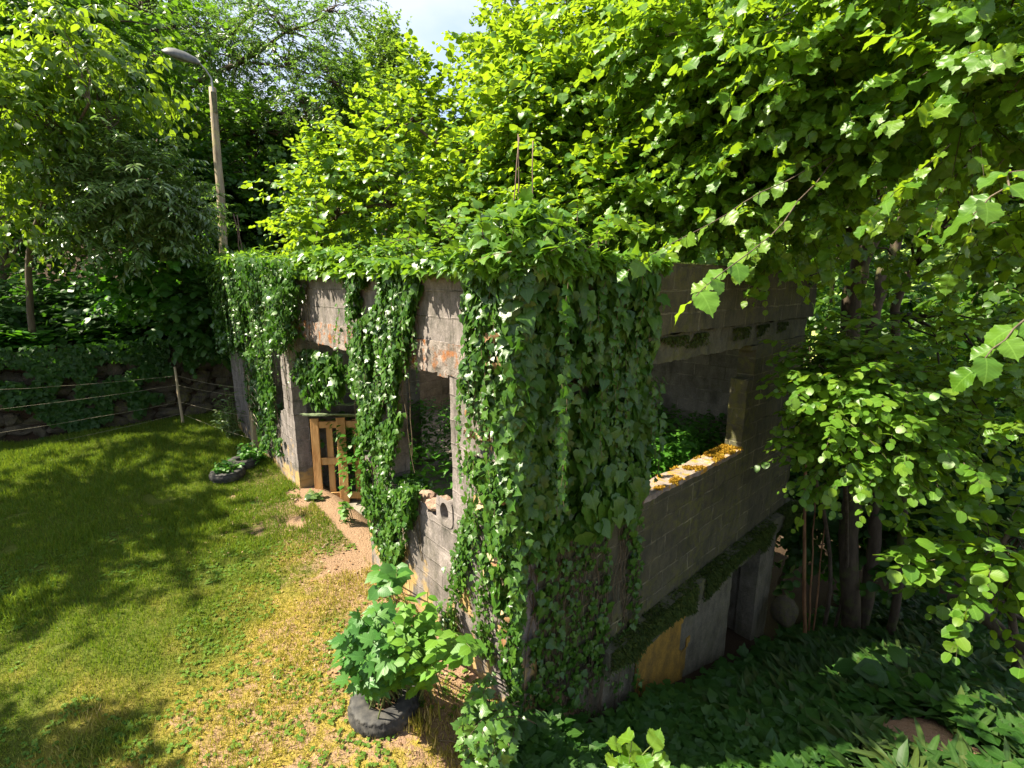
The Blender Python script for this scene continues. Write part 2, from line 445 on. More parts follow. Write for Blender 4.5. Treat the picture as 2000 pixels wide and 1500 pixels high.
def twig_leaves(mb, br, B, D, L, n, size, tpls, flat=0.45, tip_droop=0.3, spread=0.85, r0=0.004, leaf_droop=0.15, jitter=0.3):
    """sprays: every twig (base B, direction D, length L) carries n leaves left and right of it"""
    k = len(B)
    if not k: return
    L = np.broadcast_to(np.asarray(L, float), (k,))
    t = (np.arange(n) + 0.6) / n
    up = np.array([0, 0, 1.0])
    side = unit(np.cross(D, up) + 1e-6)
    pts = B[:, None] + D[:, None] * (t * 1.0)[None, :, None] * L[:, None, None]
    pts[..., 2] -= tip_droop * (t ** 2)[None] * L[:, None]
    sg = np.where(np.arange(n) % 2 == 0, 1.0, -1.0)
    d = D[:, None] * 0.55 + side[:, None] * (sg * spread)[None, :, None] + rng.normal(0, jitter, (k, n, 3))
    d[:, -1] = D * 1.0 + rng.normal(0, 0.2, (k, 3))
    d[..., 2] -= leaf_droop + tip_droop * t[None] * 0.6
    N = up + rng.normal(0, flat, (k, n, 3)) + (0.25 * D)[:, None]
    S = size * rng.uniform(0.55, 1.2, (k, n)) * (1.0 - 0.25 * (t[None] > 0.85))
    add_leaves(mb, pts.reshape(-1, 3), d.reshape(-1, 3), N.reshape(-1, 3), S.ravel(), tpls)
    if br is not None:
        e = np.stack([B, B + D * L[:, None] * 0.5 - up * 0.25 * tip_droop * L[:, None], B + D * L[:, None] - up * tip_droop * L[:, None]], 1)
        a = unit(np.cross(D, up) + 1e-6); b = np.cross(D, a)
        rr = np.array([1.0, 0.7, 0.25]) * r0
        ang = np.arange(3) * 2 * math.pi / 3
        V = e[:, :, None] + rr[None, :, None, None] * (np.cos(ang)[None, None, :, None] * a[:, None, None] + np.sin(ang)[None, None, :, None] * b[:, None, None])
        T = []
        for i in range(2):
            for j in range(3):
                p, q = i * 3 + j, i * 3 + (j + 1) % 3
                T += [(p, q, q + 3), (p, q + 3, p + 3)]
        T = np.array(T)[None] + (np.arange(k) * 9)[:, None, None]
        br.add(V.reshape(-1, 3), T.reshape(-1, 3))

def ell_points(n, ells, lo=0.55):
    """points in a union of ellipsoids (centre, radii), gathered towards the outside"""
    vol = np.array([np.prod(e[1]) ** (2 / 3) * (e[2] if len(e) > 2 else 1.0) for e in ells]); vol /= vol.sum()
    idx = rng.choice(len(ells), n, p=vol)
    C = np.array([e[0] for e in ells])[idx]; A = np.array([np.broadcast_to(e[1], (3,)) for e in ells])[idx]
    d = unit(rng.normal(0, 1, (n, 3)))
    r = lo + (1 - lo) * rng.random((n, 1)) ** 0.6
    return C + d * r * A, C, d

def make_tree(name, label, cat, trunks, ells, leafm, barkm, n_clump=40, twigs=20, n_leaf=8, size=0.11, L=0.5, tpls=HAZEL, clump_r=0.35,
              limb_r=0.022, group=None, keep_out=0.25, lo=0.55, flat=0.45, tip_droop=0.3, margin=200, up_bias=0.15, twig_r=0.004, leaf_droop=0.15, limbs=True, spread=0.85):
    base = trunks[0][0][0]
    root = thing(name, label, cat, base, group)
    tb = MB()
    for pts, rad in trunks:
        pts = np.asarray(pts, float)
        tt = np.linspace(0, len(pts) - 1, len(pts) * 4)
        P = np.stack([np.interp(tt, range(len(pts)), pts[:, k]) for k in range(3)], 1)
        for _ in range(2): P[1:-1] = (P[:-2] + 2 * P[1:-1] + P[2:]) / 4
        P[1:-1] += rng.normal(0, rad[0] * 0.15, P[1:-1].shape) + 0.10 * np.linalg.norm(pts[-1] - pts[0]) / 6 * (np.stack([vnoise(P[1:-1], 1.1, 60 + k_) for k_ in range(3)], 1) - 0.5)
        add_tube(tb, P, np.interp(tt, np.linspace(0, len(pts) - 1, len(rad)), rad), 9)
    tb.build('trunk', barkm, root)
    TP = np.concatenate([np.asarray(p, float)[len(p) // 3:] for p, _ in trunks])
    clumps, CC, dd = ell_points(n_clump, ells, lo)
    br, lf = MB(), MB()
    if limbs:
        for c in clumps:
            j = np.argmin(np.linalg.norm(TP - c, axis=1) + 1.5 * np.maximum(TP[:, 2] - c[2], 0))
            s = TP[j]; mid = (s + c) / 2 + np.array([0, 0, 0.12 * np.linalg.norm(c - s)])
            P = wiggle(s, mid, 4, 0.05); Q = wiggle(mid, c, 4, 0.04)
            PP = np.vstack([P, Q[1:]])
            add_tube(br, PP, np.linspace(limb_r, limb_r * 0.25, len(PP)), 5, False)
    k = n_clump * twigs
    ci = np.repeat(np.arange(n_clump), twigs)
    B = clumps[ci] + rng.normal(0, clump_r, (k, 3))
    D = unit(0.7 * unit(B - CC[ci]) + unit(B - clumps[ci]) * 0.5 + rng.normal(0, 0.35, (k, 3)) + np.array([0, 0, up_bias]))
    D[:, 2] *= 0.75; D = unit(D)
    v = in_view(B, margin)
    keep = v | (rng.random(k) < keep_out)
    B, D = B[keep], D[keep]
    twig_leaves(lf, br, B, D, L * rng.uniform(0.6, 1.25, len(B)), n_leaf, size, tpls, flat, tip_droop, r0=twig_r, leaf_droop=leaf_droop, spread=spread)
    br.build('branch', barkm, root) if br.n else None
    lf.build('crown', leafm, root)
    return root

# ------------------------------------------------------------------ material set
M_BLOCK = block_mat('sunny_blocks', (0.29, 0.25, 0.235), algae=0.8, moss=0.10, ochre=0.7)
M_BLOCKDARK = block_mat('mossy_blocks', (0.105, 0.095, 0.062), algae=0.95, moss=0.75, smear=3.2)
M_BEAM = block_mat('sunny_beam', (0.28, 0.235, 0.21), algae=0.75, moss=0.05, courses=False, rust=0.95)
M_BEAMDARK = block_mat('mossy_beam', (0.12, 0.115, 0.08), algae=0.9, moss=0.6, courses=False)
M_SILL = block_mat('mossy_sill', (0.32, 0.26, 0.22), algae=0.6, moss=0.0, courses=False, rust=0.95, rust_col=(0.36, 0.19, 0.015))
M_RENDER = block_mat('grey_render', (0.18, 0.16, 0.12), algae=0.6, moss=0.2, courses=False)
M_INNER = block_mat('inner_blocks', (0.30, 0.26, 0.22), algae=0.6, moss=0.2, smear=1.9)
M_RUBBLE = block_mat('rubble_stone', (0.36, 0.24, 0.18), algae=0.5, moss=0.2, courses=False)
M_STONE = block_mat('wall_stone', (0.105, 0.085, 0.06), algae=0.8, moss=0.7, courses=False)
M_OCHRE = block_mat('ochre_paint', (0.34, 0.20, 0.04), algae=0.7, moss=0.0, courses=False)
M_RUST = plain_mat('rusty_steel', (0.09, 0.055, 0.04), (0.17, 0.11, 0.08), 40, 0.8, 0.3)
M_BARK = bark_mat('dark_bark', (0.045, 0.032, 0.022), (0.13, 0.10, 0.07))
M_BARKRED = bark_mat('red_bark', (0.12, 0.055, 0.025), (0.30, 0.16, 0.08))
M_BARKMOSS = bark_mat('mossy_bark', (0.035, 0.027, 0.018), (0.10, 0.075, 0.05), 12, (0.08, 0.085, 0.03))
M_STEM = plain_mat('ivy_stem', (0.05, 0.038, 0.022), (0.13, 0.10, 0.06), 30, 0.85, 0.2)
M_GREENSTEM = plain_mat('green_stem', (0.06, 0.10, 0.025), (0.14, 0.16, 0.05), 30, 0.6, 0.3)
M_POLE = bark_mat('weathered_pole', (0.15, 0.115, 0.075), (0.38, 0.31, 0.21), 9, (0.30, 0.26, 0.12))
M_POST = bark_mat('fence_wood', (0.26, 0.20, 0.12), (0.50, 0.40, 0.26), 10)
M_PALLET = bark_mat('pallet_wood', (0.32, 0.15, 0.05), (0.58, 0.34, 0.14), 7)
M_LAMP = plain_mat('grey_lamp_shell', (0.06, 0.062, 0.06), (0.13, 0.13, 0.12), 12, 0.55, 0.4)
M_GLASS = plain_mat('milky_lamp_bowl', (0.16, 0.17, 0.14), (0.30, 0.31, 0.24), 8, 0.2, 0.5, bstr=0.05)
M_STEEL = plain_mat('galvanised_steel', (0.22, 0.22, 0.21), (0.36, 0.36, 0.34), 20, 0.45, 0.5, 0.6)
M_WIRE = plain_mat('fence_cord', (0.22, 0.19, 0.12), (0.36, 0.31, 0.21), 60, 0.6, 0.4)
M_RUBBER = plain_mat('old_rubber', (0.018, 0.018, 0.019), (0.075, 0.070, 0.062), 14, 0.72, 0.3)
M_SOIL = plain_mat('planter_soil', (0.05, 0.032, 0.02), (0.13, 0.08, 0.045), 25, 0.95, 0.1, bstr=1.0)
M_BOARD = block_mat('flaking_board', (0.19, 0.24, 0.13), algae=0.45, moss=0.2, courses=False)

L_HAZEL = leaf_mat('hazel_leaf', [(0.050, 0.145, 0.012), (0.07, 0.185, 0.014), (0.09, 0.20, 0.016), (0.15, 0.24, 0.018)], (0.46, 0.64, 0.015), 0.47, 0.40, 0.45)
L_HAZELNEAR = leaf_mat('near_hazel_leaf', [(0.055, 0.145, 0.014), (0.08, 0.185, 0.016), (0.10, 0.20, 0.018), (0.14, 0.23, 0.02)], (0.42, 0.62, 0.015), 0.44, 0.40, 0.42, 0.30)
L_CHERRY = leaf_mat('cherry_leaf', [(0.05, 0.13, 0.014), (0.08, 0.17, 0.014), (0.12, 0.20, 0.016)], (0.40, 0.58, 0.015), 0.46, 0.34, 0.55)
L_ASH = leaf_mat('silvery_leaf', [(0.07, 0.13, 0.035), (0.11, 0.18, 0.05), (0.16, 0.22, 0.07)], (0.22, 0.42, 0.04), 0.32, 0.26, 0.75)
L_FEATHER = leaf_mat('feathery_leaf', [(0.045, 0.11, 0.02), (0.07, 0.14, 0.025), (0.10, 0.17, 0.03)], (0.22, 0.42, 0.03), 0.42, 0.4, 0.4)
L_MID = leaf_mat('wood_leaf', [(0.035, 0.09, 0.012), (0.055, 0.13, 0.014), (0.09, 0.17, 0.016)], (0.22, 0.45, 0.015), 0.42, 0.42, 0.4)
L_CONE = leaf_mat('upright_tree_leaf', [(0.06, 0.13, 0.014), (0.09, 0.17, 0.02), (0.12, 0.20, 0.03)], (0.28, 0.45, 0.03), 0.42, 0.42, 0.4)
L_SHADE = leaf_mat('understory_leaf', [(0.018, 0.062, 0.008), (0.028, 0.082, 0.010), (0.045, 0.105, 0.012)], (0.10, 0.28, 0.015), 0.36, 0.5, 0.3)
L_IVY = leaf_mat('ivy_leaf', [(0.022, 0.070, 0.008), (0.034, 0.095, 0.009), (0.06, 0.13, 0.011), (0.035, 0.09, 0.016)], (0.12, 0.34, 0.02), 0.26, 0.35, 0.38, 0.22)
L_IVYTOP = leaf_mat('young_ivy_leaf', [(0.05, 0.14, 0.012), (0.08, 0.18, 0.014), (0.11, 0.21, 0.016)], (0.30, 0.52, 0.02), 0.38, 0.34, 0.5, 0.25)
L_SMALLIVY = leaf_mat('small_ivy_leaf', [(0.04, 0.11, 0.014), (0.06, 0.14, 0.016), (0.08, 0.16, 0.02)], (0.18, 0.38, 0.02), 0.3, 0.36, 0.5, 0.3)
L_MAPLE = leaf_mat('maple_leaf', [(0.04, 0.13, 0.022), (0.055, 0.16, 0.028), (0.075, 0.18, 0.025)], (0.18, 0.42, 0.03), 0.32, 0.45, 0.35, 0.2)
L_SHRUB = leaf_mat('oval_shrub_leaf', [(0.06, 0.16, 0.015), (0.085, 0.20, 0.018), (0.11, 0.22, 0.02)], (0.26, 0.52, 0.02), 0.34, 0.52, 0.3, 0.3)
L_WEED = leaf_mat('nettle_leaf', [(0.035, 0.13, 0.012), (0.05, 0.16, 0.014), (0.075, 0.19, 0.016)], (0.18, 0.50, 0.015), 0.38, 0.42, 0.4)
L_STRAP = leaf_mat('strap_leaf', [(0.02, 0.055, 0.010), (0.032, 0.075, 0.013), (0.065, 0.085, 0.018)], (0.10, 0.22, 0.02), 0.3, 0.5, 0.25, 0.15)
L_CLOVER = leaf_mat('clover_leaf', [(0.06, 0.14, 0.018), (0.09, 0.17, 0.02), (0.14, 0.20, 0.03)], (0.22, 0.42, 0.02), 0.3, 0.6, 0.12, 0.1)
L_DEAD = leaf_mat('dead_leaf', [(0.16, 0.075, 0.03), (0.28, 0.17, 0.08), (0.45, 0.36, 0.22)], (0.3, 0.18, 0.06), 0.15, 0.7, 0.2)
L_MOSS = leaf_mat('moss_tuft', [(0.022, 0.04, 0.009), (0.04, 0.065, 0.011), (0.075, 0.09, 0.016)], (0.12, 0.18, 0.02), 0.25, 0.8, 0.15, 0.0)
L_GOLDMOSS = leaf_mat('golden_moss', [(0.30, 0.16, 0.015), (0.38, 0.22, 0.02), (0.26, 0.20, 0.02)], (0.4, 0.26, 0.02), 0.3, 0.8, 0.15, 0.0)
L_RED = leaf_mat('red_leaf', [(0.5, 0.06, 0.01), (0.45, 0.10, 0.012)], (0.6, 0.1, 0.01), 0.3, 0.5, 0.3)
def grass_mat():
    m, t, p = new_mat('grass_blade')
    geo = nd(t, 'ShaderNodeNewGeometry'); tcn = nd(t, 'ShaderNodeTexCoord')
    fresh = ramp(t, geo.outputs['Random Per Island'], [(0.0, (0.06, 0.13, 0.010)), (0.6, (0.11, 0.18, 0.012)), (1.0, (0.20, 0.22, 0.02))])
    dry = ramp(t, geo.outputs['Random Per Island'], [(0.0, (0.20, 0.20, 0.02)), (0.5, (0.44, 0.34, 0.05)), (1.0, (0.58, 0.42, 0.18))])
    n1 = noise(t, tcn.outputs['Object'], 1.7, 4, 0.6)
    sx = nd(t, 'ShaderNodeSeparateXYZ'); t.links.new(tcn.outputs['Object'], sx.inputs[0])
    # worn ground along the ruin; sunlit yellow painted into front turf, lusher behind
    d = math_(t, 'MULTIPLY', math_(t, 'SUBTRACT', 3.2, math_(t, 'ADD', sx.outputs[1], math_(t, 'MULTIPLY', sx.outputs[0], -0.55))), 0.16)
    f = ramp(t, math_(t, 'ADD', n1, d), [(0.34, g(0.0)), (0.62, g(1.0))])
    c = mixc(t, f, fresh, dry)
    t.links.new(c, p.inputs['Base Color']); p.inputs['Roughness'].default_value = 0.5; p.inputs['Specular IOR Level'].default_value = 0.3
    tr = nd(t, 'ShaderNodeBsdfTranslucent'); t.links.new(mixc(t, 0.5, c, (0.25, 0.36, 0.02)), tr.inputs[0])
    ms = nd(t, 'ShaderNodeMixShader', i_0=0.35)
    t.links.new(p.outputs[0], ms.inputs[1]); t.links.new(tr.outputs[0], ms.inputs[2]); t.links.new(ms.outputs[0], t.nodes['Material Output'].inputs[0])
    return m
L_GRASS = grass_mat()
def ground_mat():
    m, t, p = new_mat('ground_soil_and_moss')
    tcn = nd(t, 'ShaderNodeTexCoord'); ob = tcn.outputs['Object']
    sx = nd(t, 'ShaderNodeSeparateXYZ'); t.links.new(ob, sx.inputs[0])
    n1 = noise(t, ob, 1.7, 4, 0.6); n2 = noise(t, ob, 9, 5, 0.65); n3 = noise(t, ob, 45, 4, 0.7)
    soil = mixc(t, n3, (0.17, 0.095, 0.055), (0.38, 0.25, 0.17))
    moss = mixc(t, n3, (0.15, 0.12, 0.02), (0.40, 0.30, 0.07))
    turf = mixc(t, n3, (0.045, 0.065, 0.010), (0.12, 0.14, 0.02))
    d = math_(t, 'MULTIPLY', math_(t, 'SUBTRACT', 3.2, math_(t, 'ADD', sx.outputs[1], math_(t, 'MULTIPLY', sx.outputs[0], -0.55))), 0.16)
    worn = ramp(t, math_(t, 'ADD', n1, d), [(0.40, g(0)), (0.66, g(1))])  # worn moss mask, also spread as yellow over the sunlit lawn
    c = mixc(t, worn, turf, moss)
    # trodden strip of bare earth at the foot of the wall
    near = ramp(t, math_(t, 'ADD', math_(t, 'MULTIPLY', n2, 0.9), math_(t, 'MULTIPLY', sx.outputs[0], 0.5)), [(0.04, g(0)), (0.20, g(0.9))])
    near = math_(t, 'MULTIPLY', near, ramp(t, math_(t, 'MULTIPLY', sx.outputs[1], 0.1), [(0.0, g(1)), (0.52, g(1)), (0.6, g(0.1))]))
    c = mixc(t, near, c, soil)
    spots = ramp(t, math_(t, 'MULTIPLY', n2, worn), [(0.44, g(0)), (0.54, g(0.9))])
    c = mixc(t, spots, c, soil)
    # leaf mould of the wood and of the lower garden
    mould = mixc(t, n3, (0.022, 0.015, 0.009), (0.075, 0.048, 0.03))
    wood = ramp(t, math_(t, 'ADD', math_(t, 'MULTIPLY', sx.outputs[1], 0.05), 0.0), [(0.49, g(0)), (0.51, g(1))])
    low = ramp(t, math_(t, 'ADD', math_(t, 'MULTIPLY', sx.outputs[2], 0.5), 1.0), [(0.58, g(1)), (0.70, g(0))])
    c = mixc(t, math_(t, 'MAXIMUM', wood, low), c, mould)
    dv = nd(t, 'ShaderNodeVectorMath', operation='DISTANCE'); dv.inputs[1].default_value = (2.86, -2.03, -1.03); t.links.new(ob, dv.inputs[0])
    pf = ramp(t, math_(t, 'ADD', dv.outputs['Value'], math_(t, 'MULTIPLY', n2, 0.5)), [(0.58, g(1)), (0.82, g(0))])
    c = mixc(t, pf, c, mixc(t, n3, (0.22, 0.11, 0.06), (0.42, 0.27, 0.19)))
    far = ramp(t, math_(t, 'MULTIPLY', sx.outputs[0], 0.01), [(0.5, g(0)), (0.7, g(1))])
    field = mixc(t, ramp(t, noise(t, ob, 0.02, 3), [(0.45, g(0)), (0.5, g(1))]), (0.20, 0.30, 0.06), (0.32, 0.36, 0.10))
    c = mixc(t, far, c, field)
    t.links.new(c, p.inputs['Base Color']); p.inputs['Roughness'].default_value = 0.95; p.inputs['Specular IOR Level'].default_value = 0.1
    bump(t, p, math_(t, 'ADD', n3, n2), 0.9, 0.03)
    return m
M_GROUND = ground_mat()

# ------------------------------------------------------------------ the ground
def height(x, y):
    x, y = np.asarray(x, float), np.asarray(y, float)
    lawn = -0.30 + 0.032 * np.clip(y, -6, 9.5) - 0.10 * smooth(1.6, -0.4, y) * smooth(-1.4, -0.1, x)
    lower = -0.86 - 0.32 * np.clip(x, -0.5, 8) - 0.10 * np.clip(x - 8, 0, 40) + 0.30 * np.clip(x - 70, 0, 150)
    lower = lower + 0.46 * np.clip(-y - 0.4, 0, 1.7) * smooth(0.5, 2.4, x) + 0.10 * np.clip(y - 14, 0, 60) * smooth(30, 8, x)
    edge = np.where(y > 0, 0.35, 0.42 * y)
    t = smooth(-0.15, 0.85, x - edge)
    bank = smooth(10.15, 10.4, y + 0.04 * x) * (1.45 + 0.17 * np.clip(y - 10.3, 0, 80)) * smooth(5.5, 0.5, x)
    P = np.stack([x, y, np.zeros_like(x)], -1)
    rough = (vnoise(P, 1.3, 3) - 0.5) * 0.07 + (vnoise(P, 5, 4) - 0.5) * 0.03
    return lawn * (1 - t) + lower * t + bank * (1 - 0.5 * t) + rough
def axis(dense_lo, dense_hi, step, lo, hi):
    a = list(np.arange(dense_lo, dense_hi, step)); s = step; v = dense_lo
    while v > lo: s *= 1.25; v -= s; a.insert(0, v)
    s = step; v = a[-1]
    while v < hi: s *= 1.25; v += s; a.append(v)
    return np.array(a)
gx, gy = axis(-5.0, 8.0, 0.09, -400, 500), axis(-3.5, 11.5, 0.09, -300, 500)
GX, GY = np.meshgrid(gx, gy, indexing='ij')
GV = np.stack([GX, GY, height(GX, GY)], -1).reshape(-1, 3)
ii = (np.arange(len(gx) - 1)[:, None] * len(gy) + np.arange(len(gy) - 1)[None]).ravel()
n_ = len(gy)
GT = np.concatenate([np.stack([ii, ii + n_, ii + n_ + 1], 1), np.stack([ii, ii + n_ + 1, ii + 1], 1)])
o = MB().add(GV, GT, GV[:, :2]).build('ground', M_GROUND)
o['kind'] = 'structure'

# ------------------------------------------------------------------ the ruin
RES = 0.05
def mask_of(u0, u1, z0, z1, holes, rag=()):
    nu, nz_ = int(round((u1 - u0) / RES)), int(round((z1 - z0) / RES))
    u = u0 + (np.arange(nu) + 0.5) * RES; z = z0 + (np.arange(nz_) + 0.5) * RES
    Uu, Z = np.meshgrid(u, z, indexing='ij'); m = np.ones((nu, nz_), bool)
    for (a, b, c, d) in holes: m &= ~((Uu > a) & (Uu < b) & (Z > c) & (Z < d))
    for fn in rag: m &= ~fn(Uu, Z)
    return m
def nz2(U_, Z_, s, seed): return vnoise(np.stack([U_, Z_, np.zeros_like(U_)], -1), s, seed)
ruin = thing('ruined_outbuilding', 'roofless grey concrete block outbuilding in ruins, its near corner hung with ivy', 'ruin', (0, 0, -0.85))
T_ = 0.20
# long sunny wall (runs away to the left): two openings, a gap with a broken stub, ragged far end
z_lo, z_hi = -1.6, 2.15
rag_sill = lambda U_, Z_: (U_ > 0.8) & (U_ < 1.85) & (Z_ > 0.93 - 0.10 * nz2(U_, Z_ * 0, 4, 2)) 
rag_stub = lambda U_, Z_: (U_ > 5.2) & (U_ < 6.75) & (Z_ > 0.85 - 0.75 * (U_ - 5.2) + 0.25 * nz2(U_, Z_ * 0, 5, 4))
m = mask_of(0, 8.5, z_lo, z_hi, [(2.45, 4.80, -0.35, 9)], [rag_sill, rag_stub])
mb = MB(); add_grid_wall(mb, m, 0, z_lo, RES, T_, 'y', 0.0, 0.006, 1); mb.build('wall', M_BLOCK, ruin, False)
# ring beam above, broken away at its lower edge
rag_beam = lambda U_, Z_: (Z_ < 2.07 + 0.20 * nz2(U_, Z_ * 0, 3.2, 9) * ((U_ > 0.8) & (U_ < 1.8) | (U_ > 2.5) & (U_ < 4.75)))
RES = 0.025
rb = mask_of(0, 8.5, 2.0, 2.4, [], [lambda U_, Z_: Z_ < np.where((U_ > 0.8) & (U_ < 1.85) | (U_ > 2.45) & (U_ < 4.8) | (U_ > 5.25) & (U_ < 6.75), 2.09 + 0.07 * nz2(U_, Z_ * 0, 5, 9) + 0.05 * nz2(U_, Z_ * 0, 17, 9), 2.15)])
mb = MB(); add_grid_wall(mb, rb, 0, 2.0, RES, T_ + 0.012, 'y', -0.012, 0.010, 2); mb.build('ring_beam', M_BEAM, ruin, False)
RES = 0.05
m = mask_of(0, 8.5, 2.4, 3.0, [], [lambda U_, Z_: (Z_ > 2.86) & (nz2(U_, Z_ * 0, 1.9, 5) > 0.72)])
mb = MB(); add_grid_wall(mb, m, 0, 2.4, RES, T_, 'y', 0.002, 0.006, 3); mb.build('wall', M_BLOCK, ruin, False)
# shaded wall (runs away to the right)
m = mask_of(T_, 5.40, -0.35, 2.15, [(1.55, 3.60, 0.90, 2.15)], [lambda U_, Z_: (U_ > 3.5) & (U_ < 3.75) & (Z_ > 1.75) & (Z_ < 2.10)])
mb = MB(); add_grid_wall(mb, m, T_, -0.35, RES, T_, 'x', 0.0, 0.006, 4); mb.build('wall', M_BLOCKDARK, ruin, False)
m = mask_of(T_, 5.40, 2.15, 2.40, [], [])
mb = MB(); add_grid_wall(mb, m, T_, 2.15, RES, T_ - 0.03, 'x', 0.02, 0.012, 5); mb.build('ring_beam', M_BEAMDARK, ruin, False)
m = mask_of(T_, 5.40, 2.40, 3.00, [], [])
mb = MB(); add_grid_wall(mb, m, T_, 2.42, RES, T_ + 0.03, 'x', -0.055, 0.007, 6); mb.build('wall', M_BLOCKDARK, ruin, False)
# slab edge and cellar wall below it
led = mask_of(1.0, 5.65, -0.60, -0.35, [])
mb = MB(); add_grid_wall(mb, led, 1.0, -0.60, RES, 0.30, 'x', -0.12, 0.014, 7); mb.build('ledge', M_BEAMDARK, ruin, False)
m = mask_of(T_, 5.25, -3.2, -0.60, [(3.80, 4.70, -3.2, -0.60)])
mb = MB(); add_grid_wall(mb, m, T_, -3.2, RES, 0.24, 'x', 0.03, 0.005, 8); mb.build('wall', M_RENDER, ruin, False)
# patch of ochre limewash on the cellar wall
nu = 34; res = 0.04
U_, Z_ = np.meshgrid(1.55 + (np.arange(nu) + 0.5) * res, -1.75 + (np.arange(32) + 0.5) * res, indexing='ij')
pm = (U_ < 2.62 + 0.28 * (nz2(U_, Z_, 4, 3) - 0.5) * 2 - 0.12 * (Z_ + 1)) & (U_ > 1.62) & (Z_ < -0.66)
mb = MB(); add_grid_wall(mb, pm, 1.55, -1.75, res, 0.012, 'x', 0.015, 0.002, 9); mb.build('limewash', M_OCHRE, ruin, False)
# walls behind
m = mask_of(0, 8.5, -3.2, 3.0, [], [lambda U_, Z_: Z_ > 2.75 + 0.3 * nz2(U_, Z_ * 0, 1.5, 3)])
mb = MB(); add_grid_wall(mb, m, 0.2, -3.2, RES, T_, 'y', 5.2, 0.006, 10); mb.build('wall', M_INNER, ruin, False)
m = mask_of(T_, 5.2, -0.5, 2.6, [(2.2, 3.1, -0.3, 1.7)], [lambda U_, Z_: Z_ > 2.2 + 0.4 * nz2(U_, Z_ * 0, 1.5, 3)])
mb = MB(); add_grid_wall(mb, m, T_, -0.5, RES, 0.15, 'x', 5.0, 0.006, 11); mb.build('wall', M_INNER, ruin, False)
m = mask_of(T_, 5.2, -0.5, 3.0, [], [lambda U_, Z_: Z_ > 2.6 + 0.4 * nz2(U_, Z_ * 0, 1.5, 3)])
mb = MB(); add_grid_wall(mb, m, T_, -0.5, RES, T_, 'x', 8.2, 0.006, 12); mb.build('wall', M_INNER, ruin, False)
mb = MB(); add_box(mb, (T_, 0.27, -0.55), (5.2, 8.2, -0.37), 0, 0.004); mb.build('floor', M_INNER, ruin, False)
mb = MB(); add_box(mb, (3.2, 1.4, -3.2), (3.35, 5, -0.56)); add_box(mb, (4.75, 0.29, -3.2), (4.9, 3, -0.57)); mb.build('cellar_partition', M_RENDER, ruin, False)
# golden moss and bare concrete on the window sill
mb = MB(); sm = mask_of(1.55, 3.60, 0.85, 0.90, [])
add_grid_wall(mb, sm, 1.55, 0.868, RES, T_ + 0.014, 'x', -0.008, 0.010, 13)
sill = mb.build('window_sill', M_SILL, ruin, False)
ps = np.stack([rng.uniform(1.55, 3.6, 9000), rng.uniform(-0.012, 0.2, 9000), np.full(9000, 0.917)], 1)
f = 0.5 * vnoise(ps, 2.1, 8) + 0.5 * vnoise(ps, 11, 9) + 0.08 * (ps[:, 0] - 2.4); ps = ps[f > 0.52]
mb = MB(); add_leaves(mb, ps, rng.normal(0, 0.6, ps.shape) + [0, 0, 0.9], rng.normal(0, 1, ps.shape), rng.uniform(0.012, 0.035, len(ps)), CHEAP); mb.build('moss', L_GOLDMOSS, sill)
# green moss beard on the ledge and along the wall head
n = 26000
x = rng.uniform(1.0, 5.65, n); s = rng.random(n) ** 0.8
pm_ = np.stack([x, -0.135 + rng.normal(0, 0.012, n), -0.33 - s * (0.08 + 0.30 * vnoise(np.stack([x, x * 0, x * 0], 1), 2.3, 4))], 1)
top = rng.random(n) < 0.3
pm_[top, 1] = rng.uniform(-0.13, 0.0, top.sum()); pm_[top, 2] = -0.345
keep = vnoise(pm_, 4, 2) > 0.28; pm_ = pm_[keep]
mb = MB(); add_leaves(mb, pm_, np.array([0, -0.55, -0.6]) + rng.normal(0, 0.5, pm_.shape), np.array([0, -1, 0.6]) + rng.normal(0, 0.5, pm_.shape), rng.uniform(0.015, 0.05, len(pm_)), NARROW); mb.build('moss', L_MOSS, ruin)
n = 6000
pm_ = np.stack([rng.uniform(1.2, 5.4, n), rng.uniform(-0.06, 0.16, n), np.full(n, 3.015)], 1); pm_ = pm_[vnoise(pm_, 3, 3) > 0.35]
mb = MB(); add_leaves(mb, pm_, rng.normal(0, 0.5, pm_.shape) + [0, 0, 0.8], rng.normal(0, 1, pm_.shape), rng.uniform(0.012, 0.03, len(pm_)), NARROW)
x = rng.uniform(1.5, 4.6, 2500); pq = np.stack([x, np.full(2500, 0.005) + rng.normal(0, 0.012, 2500), 2.385 - rng.random(2500) ** 2 * 0.12], 1); pq = pq[vnoise(pq, 5, 3) > 0.45]
add_leaves(mb, pq, np.array([0, -0.3, -0.9]) + rng.normal(0, 0.4, pq.shape), np.array([0, -1, 0.4]) + rng.normal(0, 0.4, pq.shape), rng.uniform(0.02, 0.05, len(pq)), NARROW)
mb.build('moss', L_MOSS, ruin)
# bent reinforcing bars sticking out of the corner column
for a, b in (((1012, 262), (1011, 470)), ((1014, 268), (994, 470)), ((1041, 275), (1040, 470))):
    mb = MB(); top = at(*a, 3.95); bot = at(*b, 3.95)
    add_tube(mb, wiggle(bot - (0, 0, 0.2), top, 6, 0.003), 0.0048, 6); mb.build('rebar', M_RUST, ruin)
for a, b in (((456, 418), (468, 470)), ((463, 420), (471, 470))):
    mb = MB(); add_tube(mb, wiggle(at(*b, 9.0) - (0, 0, 0.3), at(*a, 9.0), 5, 0.01), 0.009, 6); mb.build('rebar', M_RUST, ruin)
